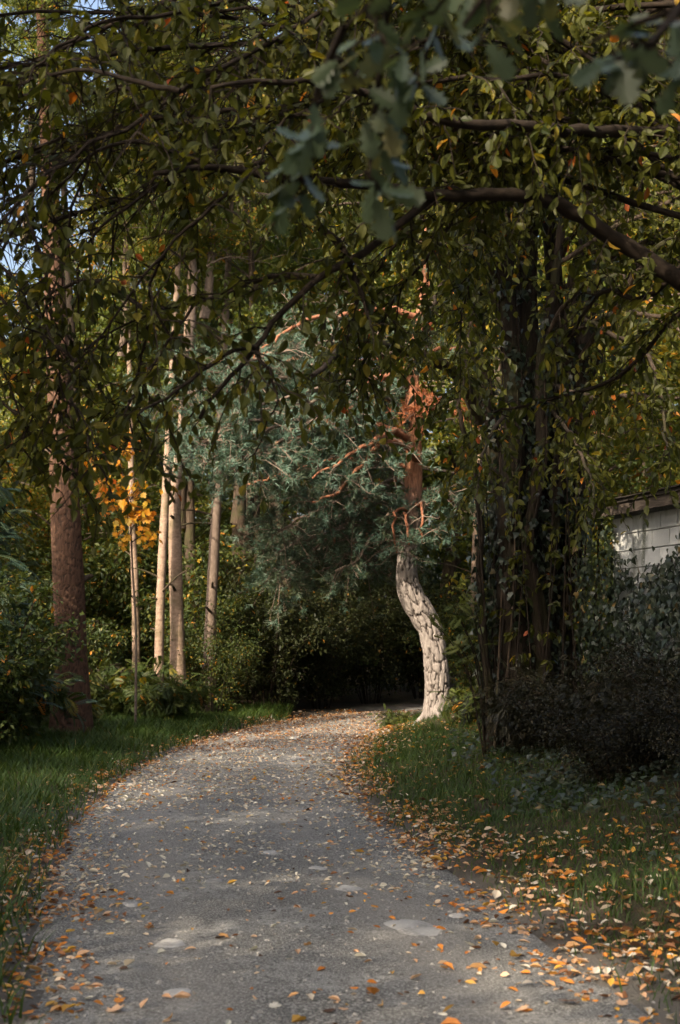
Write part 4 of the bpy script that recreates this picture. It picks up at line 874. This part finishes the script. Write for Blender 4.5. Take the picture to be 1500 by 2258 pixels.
# young rowan with feathered leaves in front of the pine
rx, ry = at(1062, 1600, 17)[0], 16.6; rb = np.array([rx, ry, gz(rx, ry)]); row = thing('rowan_sapling', 'young sapling with feathered green leaves in front of the crooked pine', 'sapling', rb)
m_ = MB(); lp, ld, lu = [], [], []
for e in [(1000, 1335), (1015, 1362), (962, 1374), (1025, 1300), (1045, 1330), (1010, 1420)]:
    q = smooth_line(np.array([rb - [0, 0, .1], (rb + at(*e, 16)) / 2 + [.08, 0, .2], at(*e, 16)]), 14); tube(m_, q, np.linspace(.011, .004, 14), 5)
    for i in range(8, 14): lp.append(q[i]); ld.append(unit(q[13] - q[8]) * .5 + rg.normal(size=3) * .5 + [-.3, 0, -.1]); lu.append([0, -.5, 1] + rg.normal(size=3) * .3)
m_.obj('stem', M['twig'], row); single_leaves('leaf', [SPRAY], M['shrub'], row, np.array(lp), np.array(ld), np.array(lu), rg.uniform(.13, .22, len(lp)), rg.uniform(.45, .75, len(lp)))

# ------------------------------------------------------------------ grass, ground ivy, gravel, litter
def scatter(n, x0, x1, y0, y1, keepf):
    x, y = rng.uniform(x0, x1, n), rng.uniform(y0, y1, n); d, sd, fr = lateral(x, y); k = rng.random(n) < keepf(x, y, d, sd); return x[k], y[k], d[k], sd[k]
def grass(name, n, box, keepf, hgt, label, tint):
    x, y, d, sd = scatter(n, *box, keepf); n = len(x); m_ = MB(); pos = np.column_stack([x, y, hground(x, y) - .01])
    az = rng.uniform(0, 6.28, n); L = hgt * rng.uniform(.5, 1.3, n) * (1 + .5 * vnoise(x * 1.5, y * 1.5, 12)); dirn = np.column_stack([np.cos(az) * .5, np.sin(az) * .5, np.ones(n)]); upv = np.column_stack([np.cos(az), np.sin(az), np.full(n, -.3)])
    place(m_, BLADE, pos, dirn, upv, L * (1 + .02 * y), np.clip(rng.normal(tint, .16, n) + .25 * vnoise(x * .9, y * .9, 13) + np.where(rng.random(n) < .05, .35, 0), 0, 1))
    o = m_.obj(name, M['grass']); tag(o, label, 'grass', kind='stuff'); print(name, n)
grass('grass', 112000, (-7.5, -1., 4.5, 29.5), lambda x, y, d, sd: np.where((sd < 0) & (d > -.12), sstep(-.15, .35, d) * (1 - sstep(1.7, 3.2, d) * .8), 0), .15, 'strip of green grass along the left edge of the track', .4)
grass('grass', 115000, (-.4, 5, 4.5, 27.5), lambda x, y, d, sd: np.where((sd > 0) & (d > -.1), sstep(-.1, .7, d) * (1 - sstep(1.2, 2.6, d) * .85) * 1., 0), .10, 'patchy grass verge with leaves right of the track', .36)
x, y, d, sd = scatter(14000, .6, 6, 7, 20, lambda x, y, d, sd: np.where(sd > 0, sstep(.9, 2.2, d + .9 * vnoise(x * 1.2, y * 1.2, 30)), 0)); n = len(x); m_ = MB()
place(m_, IVY, np.column_stack([x, y, hground(x, y) + rng.uniform(.03, .16, n)]), np.column_stack([rng.normal(size=(n, 2)), rng.normal(size=n) * .3 - .2]), rng.normal(size=(n, 3)) * .35 + [-.2, -.2, 1], rng.uniform(.05, .09, n), np.clip(rng.normal(.55, .2, n), 0, .95))
tag(m_.obj('ground_ivy', M['ivy']), 'blue green ivy carpeting the bank at the right', 'ivy', kind='stuff')
# loose gravel
x, y, d, sd = scatter(34000, -2.6, 2, 5, 30, lambda x, y, d, sd: np.where(d < .3, (1 - sstep(-.05, .3, d)) * 1.0 * (.35 + .9 * np.clip(vnoise(x * .7, y * .5, 40), -.3, 1)), 0)); n = len(x); m_ = MB()
PEB = (np.array([[-.5, -.4, 0], [.5, -.35, 0], [.4, .5, 0], [-.45, .4, 0], [.12, .08, .3]]), np.array([[0, 1, 4], [1, 2, 4], [2, 3, 4], [3, 0, 4]])); az = rng.uniform(0, 6.28, n)
place(m_, PEB, np.column_stack([x, y, surf(x, y) - .001]), np.column_stack([np.cos(az), np.sin(az), np.zeros(n)]), np.tile([0, 0, 1.], (n, 1)) + rng.normal(size=(n, 3)) * .12, rng.uniform(.4, 1, n) ** 3 * .03 * (1 + .02 * y), .5)
tag(m_.obj('gravel', M['grit']), 'loose pale gravel strewn over the track', 'gravel', kind='stuff')
# fallen leaves
def dens(x, y, d, sd):
    e = np.exp(-((d - .2) / .34) ** 2); eL = np.exp(-((d + .02) / .3) ** 2)
    cl = np.clip(.75 + 1.5 * vnoise(x * 1.3, y * 1.3, 50) + 1.1 * vnoise(x * 4.5, y * 4.5, 51), .06, 1.9)
    right = np.where(d < 0, .1 + .65 * np.exp(-(d / .3) ** 2), .5 * np.exp(-d / 1.5) * np.where(y > 11, .45, 1) + .75 * e * np.where(y > 14, .7, 1)) ; left = np.where(d < 0, .11 + .75 * np.exp(-(d / .38) ** 2), .95 * eL + .02)
    far = np.where((d < 0) & (y > 9), .12, 0) + np.where((d < 0) & (y > 13), .22, 0) + np.where((d < 0) & (y > 20), .12, 0)
    return np.where(sd > 0, right, left) * cl * np.where((y < 10.5) & (d > -.3), 1.7, 1.) + far
x, y, d, sd = scatter(84000, -3.2, 4.6, 4.6, 30, dens); n = len(x)
z = surf(x, y) + np.where(d > .1, rng.uniform(.01, .06, n), .006)
az = rng.uniform(0, 6.28, n); dirn = np.column_stack([np.cos(az), np.sin(az), rng.normal(size=n) * .16]); up = np.column_stack([rng.normal(size=(n, 2)) * .3, np.ones(n)])
sz = rng.uniform(.024, .068, n) * np.where(rng.random(n) < .1, 1.5, 1)
tn = rng.choice([.04, .2, .38, .44, .55, .7, .78, .88, 1.], n, p=[.07, .13, .12, .1, .09, .17, .14, .12, .06]); tn = np.where((y > 9) & (d < -.1) & (rng.random(n) < .72), rng.uniform(.86, 1, n), tn); tn = np.where((y > 19.5) & (d < 0) & (rng.random(n) < .7), rng.choice([.16, .2, .24, .68, .74], n), tn); sz = np.where((y > 9) & (d < -.1), sz * .8, sz)
pos = np.column_stack([x, y, z]); FT = [CURL, CURL2, CURL3, ELL2]
mp0 = rng.random(n) < .06
big, rest = split_largest(pos, sz, 300); m_ = MB()
for k, tm in enumerate(FT): r_ = rest[k::4]; place(m_, tm, pos[r_], dirn[r_], up[r_], sz[r_], tn[r_])
tag(m_.obj('leaf_litter', M['fallen']), 'smaller fallen leaves scattered along the track and its verges', 'leaves', kind='stuff'); print('litter', n)
cache = {}
xa, ya, za = leaf_axes(dirn, up)
for i in big:
    c = 'dark brown' if tn[i] < .1 else 'brown' if tn[i] < .3 else 'orange' if tn[i] < .5 else 'yellow' if tn[i] < .62 else 'tan' if tn[i] < .82 else 'pale'
    zone = ('on the grassy right verge' if sd[i] > 0 else 'in the grass of the left verge') if d[i] > .1 else ('at the right edge of the track' if sd[i] > 0 else 'at the left edge of the track') if d[i] > -.35 else 'on the bare grey track'
    tm = 4 if mp0[i] else i % 4; key = (tm, round(tn[i] * 12))
    if key not in cache:
        a = MB(); a.add(*(MAPLE if tm == 4 else FT[tm]), key[1] / 12); cache[key] = a.mesh('fallen_leaf'); cache[key].materials.append(M['fallen'])
    s = sz[i]; o = bpy.data.objects.new('fallen_leaf', cache[key]); COL.objects.link(o)
    o.matrix_world = Matrix([[xa[i, r] * s, ya[i, r] * s, za[i, r] * s, pos[i, r]] for r in range(3)] + [[0, 0, 0, 1]])
    sw = 'large ' if s > .075 else 'small ' if s < .058 else ''; tag(o, f'{sw}{c} curled fallen leaf lying {zone}', 'fallen leaf', f'{sw}{c} leaves {zone}')
# labels of alike things: count them from the left
same = {}
for o in bpy.data.objects:
    if o.parent is None and 'label' in o and 'category' in o and not o.name.startswith('fallen_leaf'): same.setdefault(o['label'], []).append(o)
ORD = ['leftmost', 'second', 'third', 'fourth', 'fifth', 'sixth', 'seventh', 'eighth', 'ninth', 'tenth', 'eleventh', 'twelfth']
for lab, os_ in same.items():
    if len(os_) < 2: continue
    os_.sort(key=lambda o: o.location.x / max(o.location.y, .5) if o.location.y > 1 else o.location.x)
    for k, o in enumerate(os_): o['label'] = lab + (', leftmost' if k == 0 else f', {ORD[k]} from left')
print('tris', sum(len(m.loop_triangles) or sum(p.loop_total - 2 for p in m.polygons) for m in bpy.data.meshes), 'objects', len(bpy.data.objects))
